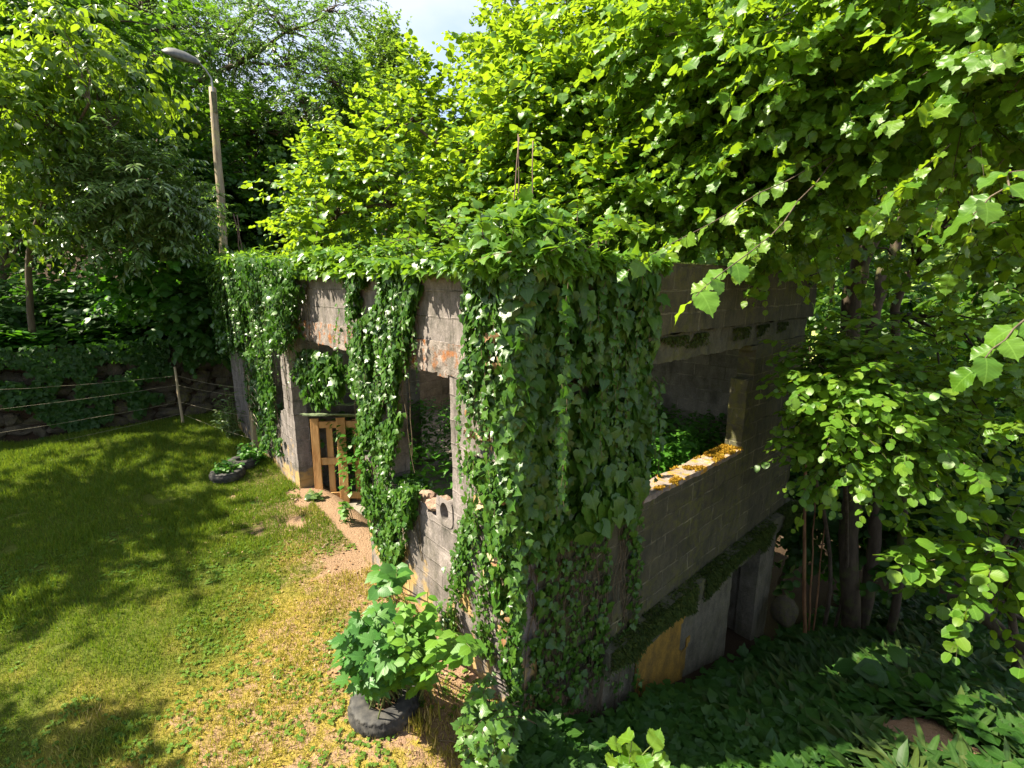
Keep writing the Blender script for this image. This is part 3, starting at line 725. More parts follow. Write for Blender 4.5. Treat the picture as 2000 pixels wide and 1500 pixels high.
# hollow block left on the broken sill, rubble beside it
hb = MB()
k = 22; ang = np.linspace(0, 2 * math.pi, k, endpoint=False)
c0 = np.array([0.10, 0.92, 0.955])
def sup(r, n_=4.0): return np.stack([np.sign(np.cos(ang)) * np.abs(np.cos(ang)) ** (2 / n_) * r, np.sign(np.sin(ang)) * np.abs(np.sin(ang)) ** (2 / n_) * r], 1)
outer, inner = sup(0.125), np.stack([np.cos(ang) * 0.062, np.sin(ang) * 0.085], 1)
V = []
for xx, rr in ((-0.11, outer), (-0.11, inner), (0.06, inner), (0.11, outer)):
    V += [(c0[0] + xx, c0[1] + q[0], c0[2] + q[1]) for q in rr]
T = []
for r_ in range(3):
    for j in range(k):
        a, b = r_ * k + j, r_ * k + (j + 1) % k
        T += [(a, b, b + k), (a, b + k, a + k)]
V.append((c0[0] + 0.06, c0[1], c0[2])); T += [(len(V) - 1, 2 * k + j, 2 * k + (j + 1) % k) for j in range(k)]
hb.add(V, T, [(v[1], v[2]) for v in V])
tag(hb.build('hollow_block', M_BLOCK, None, False), 'round-holed grey concrete block on the broken sill beside the corner pillar', 'concrete block')

def rock(mb, c, r, seed, sub=3, amp=0.35):
    import bmesh
    bm = bmesh.new(); bmesh.ops.create_icosphere(bm, subdivisions=sub, radius=1.0)
    V = np.array([v.co[:] for v in bm.verts]); T = np.array([[v.index for v in f.verts] for f in bm.faces]); bm.free()
    d = 1 + amp * (vnoise(V, 1.3, seed) - 0.5) * 2 + amp * 0.4 * (vnoise(V, 3.5, seed + 3) - 0.5) * 2
    mb.add(np.asarray(c) + V * d[:, None] * np.asarray(r), T, V[:, :2])
for i, (y, z, r, lab) in enumerate(((1.13, 0.93, 0.085, 'broken brown stone lump next to the holed block on the sill'), (1.33, 0.92, 0.07, 'smaller crumbled brown stone on the sill, farther from the holed block'))):
    mb = MB(); rock(mb, (0.07, y, z), (r, r * 1.3, r * 0.75), 4 + i, 3, 0.5)
    tag(mb.build('rubble_stone', M_RUBBLE, None, False), lab, 'stone', 'stones on the broken sill')
p = on_y(1530, 1190, -0.15)
mb = MB(); q = on_y(1530, 1185, -0.25); rock(mb, (q[0] + 0.1, -0.25, q[2] - 0.12), (0.17, 0.16, 0.21), 12, 4, 0.2)
tag(mb.build('boulder', M_STONE, None), 'rounded pale boulder at the foot of the shaded cellar wall', 'boulder')
# ------------------------------------------------------------------ garden things
def gz(x, y): return float(height(x, y))
# street lamp on a wooden pole
b = at(424, 470, 11.0); b = np.array([b[0], b[1], gz(b[0], b[1]) - 0.1])
tp = at(415, 172, 11.0); tp[0:2] += 0
lamp = thing('street_lamp', 'old street lamp with grey cobra head on a weathered wooden pole behind the ruin', 'street lamp', b)
mb = MB(); add_tube(mb, wiggle(b, tp, 12, 0.008), np.linspace(0.105, 0.075, 12), 12); mb.build('pole', M_POLE, lamp)
FH = unit(np.array([FW[0], FW[1], 0.0])); EZ = np.array([0, 0, 1.0])
q = [tp + EZ * a + RT * c - FH * e for a, c, e in ((-0.75, 0.06, 0.10), (-0.1, 0.06, 0.10), (0.16, 0.06, 0.11), (0.32, -0.02, 0.16), (0.40, -0.09, 0.20), (0.43, -0.13, 0.24))]
mb = MB(); add_tube(mb, q, 0.019, 8); mb.build('arm', M_STEEL, lamp)
mb = MB(); add_tube(mb, [tp - EZ * 0.12 + RT * 0.06 - FH * 0.1, tp - EZ * 0.55 + RT * 0.06 - FH * 0.1], 0.05, 8); mb.build('clamp', M_STEEL, lamp)
hd = unit(-RT * 0.85 - FH * 0.50 + EZ * 0.16); hs = unit(np.cross(hd, (0, 0, 1))); hu = np.cross(hs, hd); hs, hu = hs * math.cos(0.5) + hu * math.sin(0.5), hu * math.cos(0.5) - hs * math.sin(0.5)
h0 = q[-1] - hd * 0.05
mb = MB(); V, T = [], []
prof = [(0.0, 0.06, 0.04, 0.05), (0.08, 0.14, 0.08, 0.06), (0.28, 0.19, 0.12, 0.06), (0.48, 0.19, 0.12, 0.06), (0.60, 0.16, 0.09, 0.05), (0.66, 0.09, 0.04, 0.03)]
K = 14
for (d_, wd, hh, lo_) in prof:
    for j in range(K):
        a = 2 * math.pi * j / K; sn = math.sin(a)
        V.append(h0 + hd * d_ + hs * wd * math.cos(a) + hu * (sn * hh if sn > 0 else max(sn * 2, -1) * lo_ * 0.55))
for i in range(len(prof) - 1):
    for j in range(K):
        a, c = i * K + j, i * K + (j + 1) % K
        T += [(a, c, c + K), (a, c + K, a + K)]
for i, o_ in ((0, h0), (len(prof) - 1, h0 + hd * 0.71)):
    V.append(o_)
    for j in range(K): T.append((len(V) - 1, i * K + j, i * K + (j + 1) % K))
mb.add(V, T); head = mb.build('lamp_head', M_LAMP, lamp)
mb = MB(); V, T = [], []
for r_, dz in ((1.0, 0.03), (0.8, 0.06), (0.4, 0.085), (0.0, 0.09)):
    for j in range(K):
        a = 2 * math.pi * j / K
        V.append(h0 + hd * (0.38 + 0.21 * r_ * math.cos(a)) + hs * 0.125 * r_ * math.sin(a) - hu * dz)
for i in range(3):
    for j in range(K):
        a, c = i * K + j, i * K + (j + 1) % K
        T += [(a, c, c + K), (a, c + K, a + K)]
mb.add(V, T); mb.build('bowl', M_GLASS, head)

# dry stone retaining wall at the end of the lawn, stone by stone in one mesh
rw = thing('retaining_wall', 'low dark stone retaining wall overgrown with creepers at the end of the lawn', 'stone wall', (-3, 10.2, 0))
mb = MB()
for row in range(6):
    x = -8.0 + rng.uniform(0, 0.3)
    while x < 3.2:
        wd = rng.uniform(0.2, 0.62); zc = gz(x, 9.8) + 0.10 + row * 0.255 + rng.normal(0, 0.03)
        c = np.array([x + wd / 2, 10.22 - 0.04 * x + row * 0.03 + rng.normal(0, 0.02), zc])
        rock(mb, c, (wd * 0.60, 0.17, rng.uniform(0.13, 0.2)), rng.integers(1, 9999), 3, 0.42)
        x += wd
mb.build('stonework', M_STONE, rw, False)

# cord fence: posts with four cords
fence = thing('cord_fence', 'light fence of pale cords strung between slim wooden posts on the lawn', 'fence', (-0.82, 9.46, 0))
pA, pB, pL = np.array([-0.82, 9.46, -0.02]), np.array([-0.06, 6.95, -0.06]), np.array([-5.4, 9.35, -0.05])
def post(p, htop, r, nm='post', tilt=(0, 0)):
    mb = MB(); add_tube(mb, wiggle(p - (0, 0, 0.25), p + (tilt[0], tilt[1], htop), 6, 0.004), np.linspace(r, r * 0.85, 6), 9); mb.build(nm, M_POST, fence)
post(pA, 1.22, 0.026); post(pL, 1.3, 0.026)
mb = MB(); add_obox(mb, pB + (0.0, 0, 0.62), (0.035, 0.05, 0.76), np.array([[1, 0.1, 0], [-0.1, 1, 0.03], [0.02, -0.03, 1]]), 0.006, 0.002); mb.build('post', M_POST, fence)
for zA, zB, zL in ((1.04, 1.12, 1.34), (0.85, 0.98, 0.90), (0.50, 0.62, 0.45), (0.25, 0.20, 0.02)):
    mb = MB()
    P1 = wiggle(pL + (0, 0, zL), pA + (0, -0.03, zA), 14, 0.004, 0.07); P2 = wiggle(pA + (0, -0.03, zA), pB + (-0.04, 0, zB), 10, 0.003, 0.03)
    add_tube(mb, np.vstack([P1, P2[1:]]), 0.0021, 5); mb.build('cord', M_WIRE, fence)
for i in range(8):
    z = 1.38 - 0.12 * i + rng.normal(0, 0.02); s = pB + (-0.02, rng.uniform(-0.02, 0.25), z)
    e = s + np.array([rng.uniform(-0.02, 0.03), -rng.uniform(0.35, 0.75), rng.normal(0, 0.03)]); e[0] = -0.10 - 0.03 * rng.random()
    mb = MB(); P = wiggle(s, e, 8, 0.006, -0.03); P[-1] += (0.02, 0.03, -0.07); add_tube(mb, P, 0.0045, 5); mb.build('cord_end', M_WIRE, fence)

# pallet standing in the second opening, with flaking boards lying on top
pd = unit(np.array([0.80, -0.60, 0.0])); pn = np.array([-0.60, -0.80, 0.0]); pu = unit(np.array([0.02, 0.02, 1.0]))
p0 = np.array([0.19, 4.70, -0.36])
pal = thing('wooden_pallet', 'orange brown wooden pallet standing upright in the far doorway', 'pallet', p0)
for i, (a, wd, fr, h) in enumerate(((0.06, 0.058, 1, 1.30), (0.24, 0.045, 0, 1.24), (0.43, 0.066, 1, 1.31), (0.62, 0.045, 0, 1.26), (0.80, 0.060, 1, 1.30), (0.98, 0.045, 0, 1.28), (1.13, 0.055, 1, 1.28))):
    mb = MB(); add_obox(mb, p0 + pd * a + pu * (h / 2) + pn * (0.062 if fr else -0.018), (wd, 0.011, h / 2), np.array([pd, pn, pu]) + rng.normal(0, 0.008, (3, 3)), 0.004, 0.001); mb.build('slat', M_PALLET, pal, False)
for z in (0.10, 0.64, 1.20):
    mb = MB(); add_obox(mb, p0 + pd * 0.59 + pu * z + pn * 0.022, (0.58, 0.028, 0.05), np.array([pd, pn, pu]), 0.005, 0.001); mb.build('rail', M_PALLET, pal, False)
for i, (a, b_, dz, L_, rot, lab) in enumerate(((0.45, -0.05, 1.33, 0.50, 0.10, 'lowest jutting green flaking board on top of the pallet'), (0.55, -0.32, 1.42, 0.45, -0.12, 'middle green flaking board stacked behind the pallet top'), (0.70, -0.62, 1.53, 0.42, 0.2, 'topmost mossy board of the pile behind the pallet'))):
    c = p0 + pd * a + pn * b_ + np.array([0, 0, dz])
    nu_, nv_ = 16, 9; mk = np.ones((nu_, nv_), bool)
    for (i_, j_) in ((0, 0), (0, 1), (1, 0), (nu_ - 1, nv_ - 1), (nu_ - 1, 0), (nu_ - 2, 0), (5, 0), (6, 0), (11, 0), (0, nv_ - 1)): mk[i_, j_] = rng.random() < 0.25
    tmp = MB(); add_grid_wall(tmp, mk, -0.5, -0.2, 0.0625, 0.016, 'x', 0.0, 0.012, 40 + i)
    W = tmp.V[0]; a2 = unit(pd * math.cos(rot) + pn * math.sin(rot)); b2 = unit(np.cross((0, 0, 1), a2)); up2 = np.array([0, 0, 1.0])
    W2 = c + W[:, 0:1] * a2 * L_ * 2 + W[:, 2:3] * (-b2 * 0.95 + up2 * 0.22) * -1.0 * (-1) + W[:, 1:2] * up2 + up2 * (vnoise(W, 3, i)[:, None] - 0.5) * 0.05
    mb = MB(); mb.add(W2, tmp.T[0], tmp.U[0])
    tag(mb.build('loose_board', M_BOARD, None, False), lab, 'board', 'loose boards on the pallet')

# tyre planters
def tyre(c, R_, r_, label, tilt=0.0):
    root = thing('tyre_planter', label, 'tyre', c, 'old tyres used as planters')
    n, k = 140, 24
    V, U, T = [], [], []
    for i in range(n):
        a = 2 * math.pi * i / n
        for j in range(k):
            b_ = 2 * math.pi * j / k
            cx_, cz_ = math.cos(b_), math.sin(b_)
            rr = R_ - r_ + r_ * (abs(cx_) ** 0.6) * np.sign(cx_); zz = r_ * 0.95 * (abs(cz_) ** 0.7) * np.sign(cz_)
            if cx_ > 0.55: rr -= 0.014 * (((i + 2 * abs(j - 12 if j > 12 else j)) // 3) % 2) + (0.012 if j in (2, 22) else 0)
            V.append((rr * math.cos(a), rr * math.sin(a), zz + tilt * math.cos(a) * rr)); U.append((i / n, j / k))
    for i in range(n):
        for j in range(k):
            if 6 <= j < 12 and False: continue
            a, b_, c_, d_ = i * k + j, ((i + 1) % n) * k + j, ((i + 1) % n) * k + (j + 1) % k, i * k + (j + 1) % k
            T += [(a, b_, c_), (a, c_, d_)]
    mb = MB(); mb.add(np.array(V) + np.array(c) + (0, 0, r_ * 0.9), T, U); mb.build('tread', M_RUBBER, root)
    mb = MB(); rr, tt = [], []
    P = [np.array(c) + (0, 0, r_ * 1.15)]
    for i in range(24):
        a = 2 * math.pi * i / 24; P.append(np.array(c) + ((R_ - 1.6 * r_) * math.cos(a), (R_ - 1.6 * r_) * math.sin(a), r_ * 1.0 + rng.normal(0, 0.01)))
    mb.add(P, [(0, 1 + i, 1 + (i + 1) % 24) for i in range(24)]); mb.build('soil', M_SOIL, root)
    return root
tA = np.array([-0.77, 0.64, gz(-0.77, 0.64) - 0.035]); tB = np.array([-0.72, 5.92, gz(-0.72, 5.92)]); tC = np.array([-0.42, 6.25, gz(-0.42, 6.25)])
tyre(tA, 0.265, 0.082, 'worn black tyre on the dry lawn holding the big leafy bush', 0.05)
tyre(tB, 0.25, 0.075, 'small dark tyre with low bright weeds on the shaded lawn')
tyre(tC, 0.24, 0.075, 'half hidden dark tyre between the weedy tyre and the broken wall')
#P2

# ------------------------------------------------------------------ plants near the ground
def make_bush(name, label, cat, base, ell, leafm, stemm, n_stem, per_stem, size, tpls, group=None, base_r=0.08, stem_r=0.006, facing=(0, 0, 1), flat=0.4, droop=0.35, jitter=0.5):
    root = thing(name, label, cat, base, group)
    st, lf = MB(), MB()
    c, r = np.asarray(ell[0], float), np.asarray(ell[1], float)
    tips = c + unit(rng.normal(0, 1, (n_stem, 3))) * (0.4 + 0.6 * rng.random((n_stem, 1)) ** 0.7) * r
    P, D, S = [], [], []
    for q in tips:
        s = np.asarray(base) + np.append(rng.normal(0, base_r, 2), 0)
        mid = (s + q) / 2 + np.array([0, 0, 0.15 * np.linalg.norm(q - s)]) + rng.normal(0, 0.03, 3)
        t = np.linspace(0, 1, 7)[:, None]; cv = (1 - t) ** 2 * s + 2 * t * (1 - t) * mid + t ** 2 * q
        add_tube(st, cv, np.linspace(stem_r, stem_r * 0.4, 7), 5, False)
        tt = np.linspace(0.45, 1.0, per_stem)[:, None]
        pts = (1 - tt) ** 2 * s + 2 * tt * (1 - tt) * mid + tt ** 2 * q
        ax = unit(q - s)
        side = unit(np.cross(ax, (0, 0, 1)) + 1e-6)
        for k_, p_ in enumerate(pts):
            d_ = side * (1 if k_ % 2 else -1) * 0.9 + ax * 0.5 + rng.normal(0, jitter, 3) * 0.6; d_[2] -= droop
            P.append(p_); D.append(d_); S.append(size * rng.uniform(0.6, 1.15))
    N = np.asarray(facing, float) + rng.normal(0, flat, (len(P), 3))
    add_leaves(lf, P, D, N, S, tpls)
    st.build('stem', stemm, root); lf.build('leaves', leafm, root)
    return root
fc = np.array([-0.35, -0.15, 1.0])
make_bush('maple_seedling', 'bushy young plant with lobed blue green leaves growing from the near tyre', 'plant', tA + (0.05, 0.02, 0.06), (at(740, 1262, 3.10), (0.27, 0.26, 0.30)), L_MAPLE, M_GREENSTEM, 54, 6, 0.108, MAPLE, facing=fc, flat=0.3)
make_bush('oval_leaved_shrub', 'bright green shrub with oval leaves between the near tyre and the sunny wall', 'shrub', tA + (0.28, -0.05, 0.02), (at(822, 1240, 2.95), (0.20, 0.22, 0.36)), L_SHRUB, M_GREENSTEM, 40, 8, 0.080, OVAL, facing=fc, flat=0.35)
make_bush('pointed_leaf_seedling', 'thin seedling with long pointed leaves at the foot of the ivy covered pillar', 'seedling', np.array([-0.12, 1.75, gz(-0.12, 1.75)]), (at(762, 1130, 3.55), (0.10, 0.14, 0.22)), L_MAPLE, M_GREENSTEM, 7, 5, 0.14, OVAL, facing=fc)
make_bush('wall_sprout', 'single sprout of bright oval leaves before the wall, right of the tyre shrub', 'sprout', np.array([-0.10, 0.75, gz(-0.1, 0.75)]), (at(905, 1265, 2.85), (0.07, 0.09, 0.15)), L_SHRUB, M_GREENSTEM, 6, 4, 0.12, OVAL, facing=fc)
make_bush('corner_creeper', 'mound of bright lobed creeper leaves at the foot of the near corner', 'creeper', np.array([-0.10, 0.05, gz(-0.1, 0.05)]), (at(945, 1440, 2.75), (0.16, 0.20, 0.20)), L_SMALLIVY, M_STEM, 60, 9, 0.062, IVY, facing=(-0.6, -0.4, 0.8), base_r=0.15)
make_bush('lime_sprout', 'sunlit sprout of round toothed leaves at the bottom edge below the shaded wall', 'sprout', at(1235, 1560, 2.6), (at(1232, 1465, 2.55), (0.14, 0.14, 0.13)), L_HAZELNEAR, M_GREENSTEM, 11, 3, 0.105, HAZEL_HI, facing=(-0.4, -0.2, 0.9), base_r=0.03)
make_bush('leafy_weed', 'low weed with bright yellowish green leaves in the farther tyre', 'weed', tB + (0, 0, 0.07), (tB + (0.0, 0.0, 0.17), (0.22, 0.22, 0.12)), L_WEED, M_GREENSTEM, 26, 6, 0.07, OVAL, facing=fc)
make_bush('leafy_weed', 'dark green weed clump between the weedy tyre and the lichened broken wall', 'weed', tC + (0.1, 0.0, 0.05), (tC + (0.12, 0.0, 0.22), (0.24, 0.35, 0.22)), L_WEED, M_GREENSTEM, 40, 6, 0.08, OVAL, facing=fc)
make_bush('pale_shrub', 'pale glossy leaved shrub behind the fence post next to the ivy covered wall end', 'shrub', np.array([-0.2, 7.9, gz(-0.2, 7.9)]), (np.array([-0.25, 7.9, 0.55]), (0.28, 0.35, 0.5)), L_ASH, M_GREENSTEM, 34, 7, 0.10, LANCE, facing=fc)
make_bush('seedling', 'small glossy seedling in front of the left edge of the pallet', 'seedling', np.array([0.05, 4.35, gz(0.05, 4.35)]), (np.array([0.03, 4.30, 0.0]), (0.08, 0.10, 0.18)), L_ASH, M_GREENSTEM, 7, 5, 0.10, OVAL, facing=fc)
make_bush('seedling', 'leafy seedling at the foot of the pallet beside the ivy covered pillar', 'seedling', np.array([0.10, 3.45, gz(0.1, 3.45)]), (np.array([0.06, 3.4, 0.02]), (0.09, 0.12, 0.2)), L_SHRUB, M_GREENSTEM, 9, 5, 0.08, OVAL, facing=fc)
make_bush('broad_leaf_plant', 'shaded plant with large hanging pointed leaves above the bare earth patch', 'plant', np.array([3.85, -1.55, gz(3.85, -1.55)]), (np.array([3.8, -1.62, gz(3.8, -1.6) + 0.42]), (0.30, 0.28, 0.20)), L_SHADE, M_GREENSTEM, 13, 4, 0.24, OVAL, facing=(-0.5, -0.5, 0.8), droop=0.6)

def scatter_plants(name, n, region, hfun, leafm, size, tpls, label=None, kind='stuff', leaves_per=7, spread=0.07, upright=0.6, keep=None, hvar=(0.1, 0.3)):
    x, y = region(n)
    z = hfun(x, y)
    P0 = np.stack([x, y, z], 1)
    v = in_view(P0, 200)
    if keep is not None: v &= keep(P0)
    P0 = P0[v]; k = len(P0)
    a = rng.uniform(0, 2 * math.pi, (k, leaves_per)); hh = rng.uniform(hvar[0], hvar[1], (k, leaves_per))
    P = P0[:, None, :] + np.stack([np.cos(a) * spread * 0.4, np.sin(a) * spread * 0.4, hh], -1)
    D = np.stack([np.cos(a), np.sin(a), np.full_like(a, upright)], -1) + rng.normal(0, 0.25, (k, leaves_per, 3))
    N = np.array([0, 0, 1.0]) - 0.5 * D + rng.normal(0, 0.3, (k, leaves_per, 3)); N[..., 2] += 0.8
    mb = MB(); add_leaves(mb, P.reshape(-1, 3), D.reshape(-1, 3), N.reshape(-1, 3), size * rng.uniform(0.5, 1.2, k * leaves_per), tpls)
    o = mb.build(name, leafm); o['kind'] = kind
    if label: o['label'] = label
    return o
# lower garden: strap leaves, herbs and ivy on the ground
rect = lambda x0, x1, y0, y1: (lambda n: (rng.uniform(x0, x1, n), rng.uniform(y0, y1, n)))
bare = lambda P: (np.hypot((P[:, 0] - 2.88) / 0.52, (P[:, 1] + 2.02) / 0.42) > 0.8 + 0.4 * vnoise(P, 3, 8)) & (vnoise(P, 1.4, 5) > 0.26)
scatter_plants('undergrowth', 4200, rect(0.3, 9, -4.5, -0.62), height, L_STRAP, 0.25, STRAP + LANCE, 'dark strap leaved undergrowth covering the lower garden', leaves_per=7, upright=0.9, keep=bare, hvar=(0.0, 0.08))
scatter_plants('ground_cover', 4600, rect(-0.1, 9, -4.5, -0.22), height, L_SHADE, 0.13, OVAL + IVY, 'shaded low leafy ground cover in the lower garden', leaves_per=6, upright=0.25, keep=lambda P: bare(P) & (vnoise(P, 0.9, 9) > 0.34), hvar=(0.03, 0.22))
scatter_plants('ground_cover', 1500, rect(-0.5, 1.9, -1.6, -0.15), height, L_SHADE, 0.11, OVAL + IVY + MAPLE, 'leafy ground cover on the bank below the near corner', leaves_per=7, upright=0.3, hvar=(0.03, 0.25))
# nettles filling the roofless rooms
scatter_plants('nettles', 900, rect(0.4, 5.1, 0.6, 4.9), lambda x, y: np.full_like(x, -0.36), L_WEED, 0.10, LANCE + OVAL, 'bright green nettles filling the inside of the ruin', leaves_per=34, spread=0.22, upright=0.1, keep=lambda P: (vnoise(P, 0.9, 21) > 0.30) & (P[:, 0] + 0.2 * P[:, 1] > 1.3), hvar=(0.25, 1.25))
scatter_plants('nettles', 260, rect(0.4, 2.0, 5.3, 8.0), lambda x, y: np.full_like(x, -0.36), L_WEED, 0.10, LANCE + OVAL, 'nettles in the far room of the ruin', leaves_per=20, spread=0.2, upright=0.1, hvar=(0.2, 0.9))
# bank above the retaining wall
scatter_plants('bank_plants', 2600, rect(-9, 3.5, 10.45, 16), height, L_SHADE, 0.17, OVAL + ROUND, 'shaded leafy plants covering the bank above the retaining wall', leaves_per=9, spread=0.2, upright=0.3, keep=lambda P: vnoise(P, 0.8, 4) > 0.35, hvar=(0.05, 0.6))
scatter_plants('bank_plants', 500, rect(-6, 2.5, 10.35, 11.4), height, L_WEED, 0.16, OVAL + ROUND, 'green weeds along the top of the retaining wall', leaves_per=9, spread=0.18, upright=0.35, keep=lambda P: vnoise(P, 1.2, 6) > 0.45, hvar=(0.05, 0.4))
# creepers hanging over the retaining wall
n = 22000
x = rng.uniform(-8, 3.0, n); s = rng.random(n)
P = np.stack([x, 10.02 - 0.04 * x - 0.32 * rng.random(n) * vnoise(np.stack([x, x * 0, s * 1.6], 1), 1.8, 77) ** 1.5, 1.75 - s ** 0.8 * 1.75], 1)
f = vnoise(P, 1.1, 31) * 0.6 + vnoise(P, 4.0, 32) * 0.45 + 0.30 * (P[:, 2] - 0.7); P = P[f > 0.60]
mb = MB(); add_leaves(mb, P, np.array([0, -0.35, -1.0]) + rng.normal(0, 0.5, P.shape), np.array([0, -1, 0.6]) + rng.normal(0, 0.35, P.shape), rng.uniform(0.05, 0.12, len(P)), IVY)
tag(mb.build('creeper', L_SHADE), 'small leaved dark creeper draped over the retaining wall', 'creeper')

# ------------------------------------------------------------------ lawn
def lawn_pts(n, x0, x1, y0, y1):
    x = rng.uniform(x0, x1, n); y = rng.uniform(y0, y1, n)
    P = np.stack([x, y, height(x, y)], 1)
    d = np.linalg.norm(P - CAM, axis=1)
    ok = in_view(P, 60) & (P[:, 0] < np.where(y > 0, -0.03, 0.42 * y - 0.15)) & (P[:, 1] < 10.05 - 0.04 * x)
    return P[ok], d[ok]
mb = MB()
for (n, y0, y1, hgt) in ((230000, -1.2, 3.5, 0.042), (170000, 3.5, 6.5, 0.052), (140000, 6.5, 10.1, 0.065)):
    P, d = lawn_pts(n, -7.5, 0.0, y0, y1)
    worn = vnoise(P, 1.7, 40) + 0.16 * (3.0 - P[:, 1] + 0.55 * P[:, 0]); bald = vnoise(P, 4.5, 41) + 0.5 * np.clip(P[:, 0] + 0.6, 0, 1) * (P[:, 1] < 5)
    ok = (rng.random(len(P)) < np.clip(1.10 - 0.95 * (worn - 0.35), 0.20, 1)) & (bald < 0.86 - 0.25 * np.clip(worn - 0.4, 0, 1))
    P = P[ok]; k = len(P)
    a = rng.uniform(0, 2 * math.pi, k)
    D = np.stack([np.cos(a) * 0.55, np.sin(a) * 0.55, np.full(k, 0.8)], 1) + rng.normal(0, 0.25, (k, 3))
    N = np.stack([-np.cos(a), -np.sin(a), np.full(k, 0.5)], 1)
    S = hgt * rng.uniform(0.5, 1.5, k) * (0.7 + 0.7 * vnoise(P, 2.5, 42))
    add_leaves(mb, P - (0, 0, 0.004), D, N, S, BLADE)
o = mb.build('grass', L_GRASS); o['kind'] = 'stuff'; o['label'] = 'short mown lawn grass, coloured greener where shaded and yellower where sunlit'
# clover and small weeds among the grass
P, d = lawn_pts(11000, -4.5, 0.0, -1.2, 5.0)
P = P[(vnoise(P, 2.2, 50) > 0.50) & (vnoise(P, 9, 51) > 0.35)]
k = len(P); a0 = rng.uniform(0, 6.28, k)
mb = MB()
for j in range(3):
    a = a0 + j * 2.094
    D = np.stack([np.cos(a), np.sin(a), np.full(k, 0.15)], 1)
    add_leaves(mb, P + (0, 0, 0.016), D, np.array([0, 0, 1.0]) + rng.normal(0, 0.25, (k, 3)), rng.uniform(0.012, 0.026, k), ROUND)
o = mb.build('clover', L_CLOVER); o['kind'] = 'stuff'; o['label'] = 'clover and small weeds scattered through the lawn'
P, d = lawn_pts(5200, -4.5, 0.05, -1.2, 6.0); P = P[vnoise(P, 1.4, 60) + 0.25 * (P[:, 0] + 1) > 0.42]; k = len(P)
a = rng.uniform(0, 6.28, k)
mb = MB(); add_leaves(mb, P + (0, 0, 0.014), np.stack([np.cos(a), np.sin(a), rng.normal(0, 0.3, k)], 1), np.array([0, 0, 1.0]) + rng.normal(0, 0.5, (k, 3)), rng.uniform(0.008, 0.035, k), CHEAP + OVAL)
o = mb.build('fallen_leaves', L_DEAD); o['kind'] = 'stuff'; o['label'] = 'dry fallen leaves littering the worn ground before the wall'
mb = MB(); x = rng.uniform(-0.9, 0.0, 500); y = rng.uniform(-0.2, 5.2, 500); ok = vnoise(np.stack([x, y, 0 * x], 1), 2.5, 66) + 0.6 * (x + 0.3) > 0.45
for x_, y_ in zip(x[ok], y[ok]):
    r_ = 0.006 + 0.022 * rng.random() ** 4; rock(mb, (x_, y_, gz(x_, y_) + r_ * 0.3), (r_, r_ * rng.uniform(0.7, 1.3), r_ * 0.7), rng.integers(1, 9999), 1, 0.4)
o = mb.build('pebbles', M_RUBBLE); o['kind'] = 'stuff'; o['label'] = 'crumbs of stone and pebbles on the bare strip along the wall'
# tufts of long grass
for i, (c, lab) in enumerate(((tA + (0.12, -0.33, 0), 'tuft of long grass in front of the near tyre'), (np.array([-0.35, 0.12, gz(-0.35, 0.12)]), 'yellowish grass tuft between the near tyre and the corner creeper'), (pA + (-0.06, 0.0, 0.0), 'tuft of long grass around the foot of the free standing fence post'))):
    mb = MB(); k = 90; a = rng.uniform(0, 6.28, k)
    D = np.stack([np.cos(a) * 0.6, np.sin(a) * 0.6, rng.uniform(0.6, 1.2, k)], 1)
    add_leaves(mb, c + rng.normal(0, 0.05, (k, 3)) * (1, 1, 0), D, np.stack([-np.cos(a), -np.sin(a), np.full(k, 0.6)], 1), rng.uniform(0.05, 0.16, k), BLADE)
    tag(mb.build('grass_tuft', L_GRASS), lab, 'grass', 'long grass tufts')

# ------------------------------------------------------------------ ivy on the ruin
def surf_pts(poly_px, plane, n, seed=0, gap=0.25, gscale=3.0):
    q = np.array([(on_x(x, y)[[1, 2]] if plane == 'x' else on_y(x, y)[[0, 2]]) for x, y in poly_px])
    lo, hi = q.min(0), q.max(0)
    area = 0.5 * abs(np.sum(q[:, 0] * np.roll(q[:, 1], -1) - np.roll(q[:, 0], -1) * q[:, 1]))
    k = int(n * (hi - lo).prod() / max(area, 1e-3))
    p = rng.uniform(lo, hi, (k, 2)); p = p[in_poly(p, q)]
    P = np.stack([np.zeros(len(p)), p[:, 0], p[:, 1]], 1) if plane == 'x' else np.stack([p[:, 0], np.zeros(len(p)), p[:, 1]], 1)
    return P[(0.6 * vnoise(P * (1.6, 1.6, 0.30), gscale, seed) + 0.4 * vnoise(P, 6.5, seed + 2) + 0.03) > gap]
def ivy_leaves(mb, P, plane, size, thick=0.10, base=0.02, seed=0, tilt=0.5, jit=0.4):
    out = np.array([-1.0, 0, 0]) if plane == 'x' else np.array([0, -1.0, 0])
    off = base + thick * rng.random(len(P)) * (0.25 + 1.1 * vnoise(P, 2.2, seed + 70))
    D = np.array([0, 0, -1.0]) + out * 0.30 + rng.normal(0, jit, P.shape)
    N = out + np.array([0, 0, tilt]) + rng.normal(0, 0.32, P.shape)
    add_leaves(mb, P + out * off[:, None], D, N, size * rng.uniform(0.4, 1.25, len(P)) * (0.65 + 0.7 * vnoise(P, 3.3, seed + 33)), IVY)
def ivy_stems(mb, P, plane, n, drop=(0.4, 1.4), r=0.004):
    out = np.array([-1.0, 0, 0]) if plane == 'x' else np.array([0, -1.0, 0])
    along = np.array([0, 1.0, 0]) if plane == 'x' else np.array([1.0, 0, 0])
    for p in P[rng.integers(0, len(P), n)]:
        k = 9; L_ = rng.uniform(*drop)
        q = p + out * 0.012 + np.outer(np.linspace(0, 1, k), (0, 0, -L_)) + np.outer(np.cumsum(rng.normal(0, 0.025, k)), along) + np.outer(np.abs(rng.normal(0, 0.006, k)), out)
        add_tube(mb, q, np.full(k, r * rng.uniform(0.5, 1.3)), 4, False)
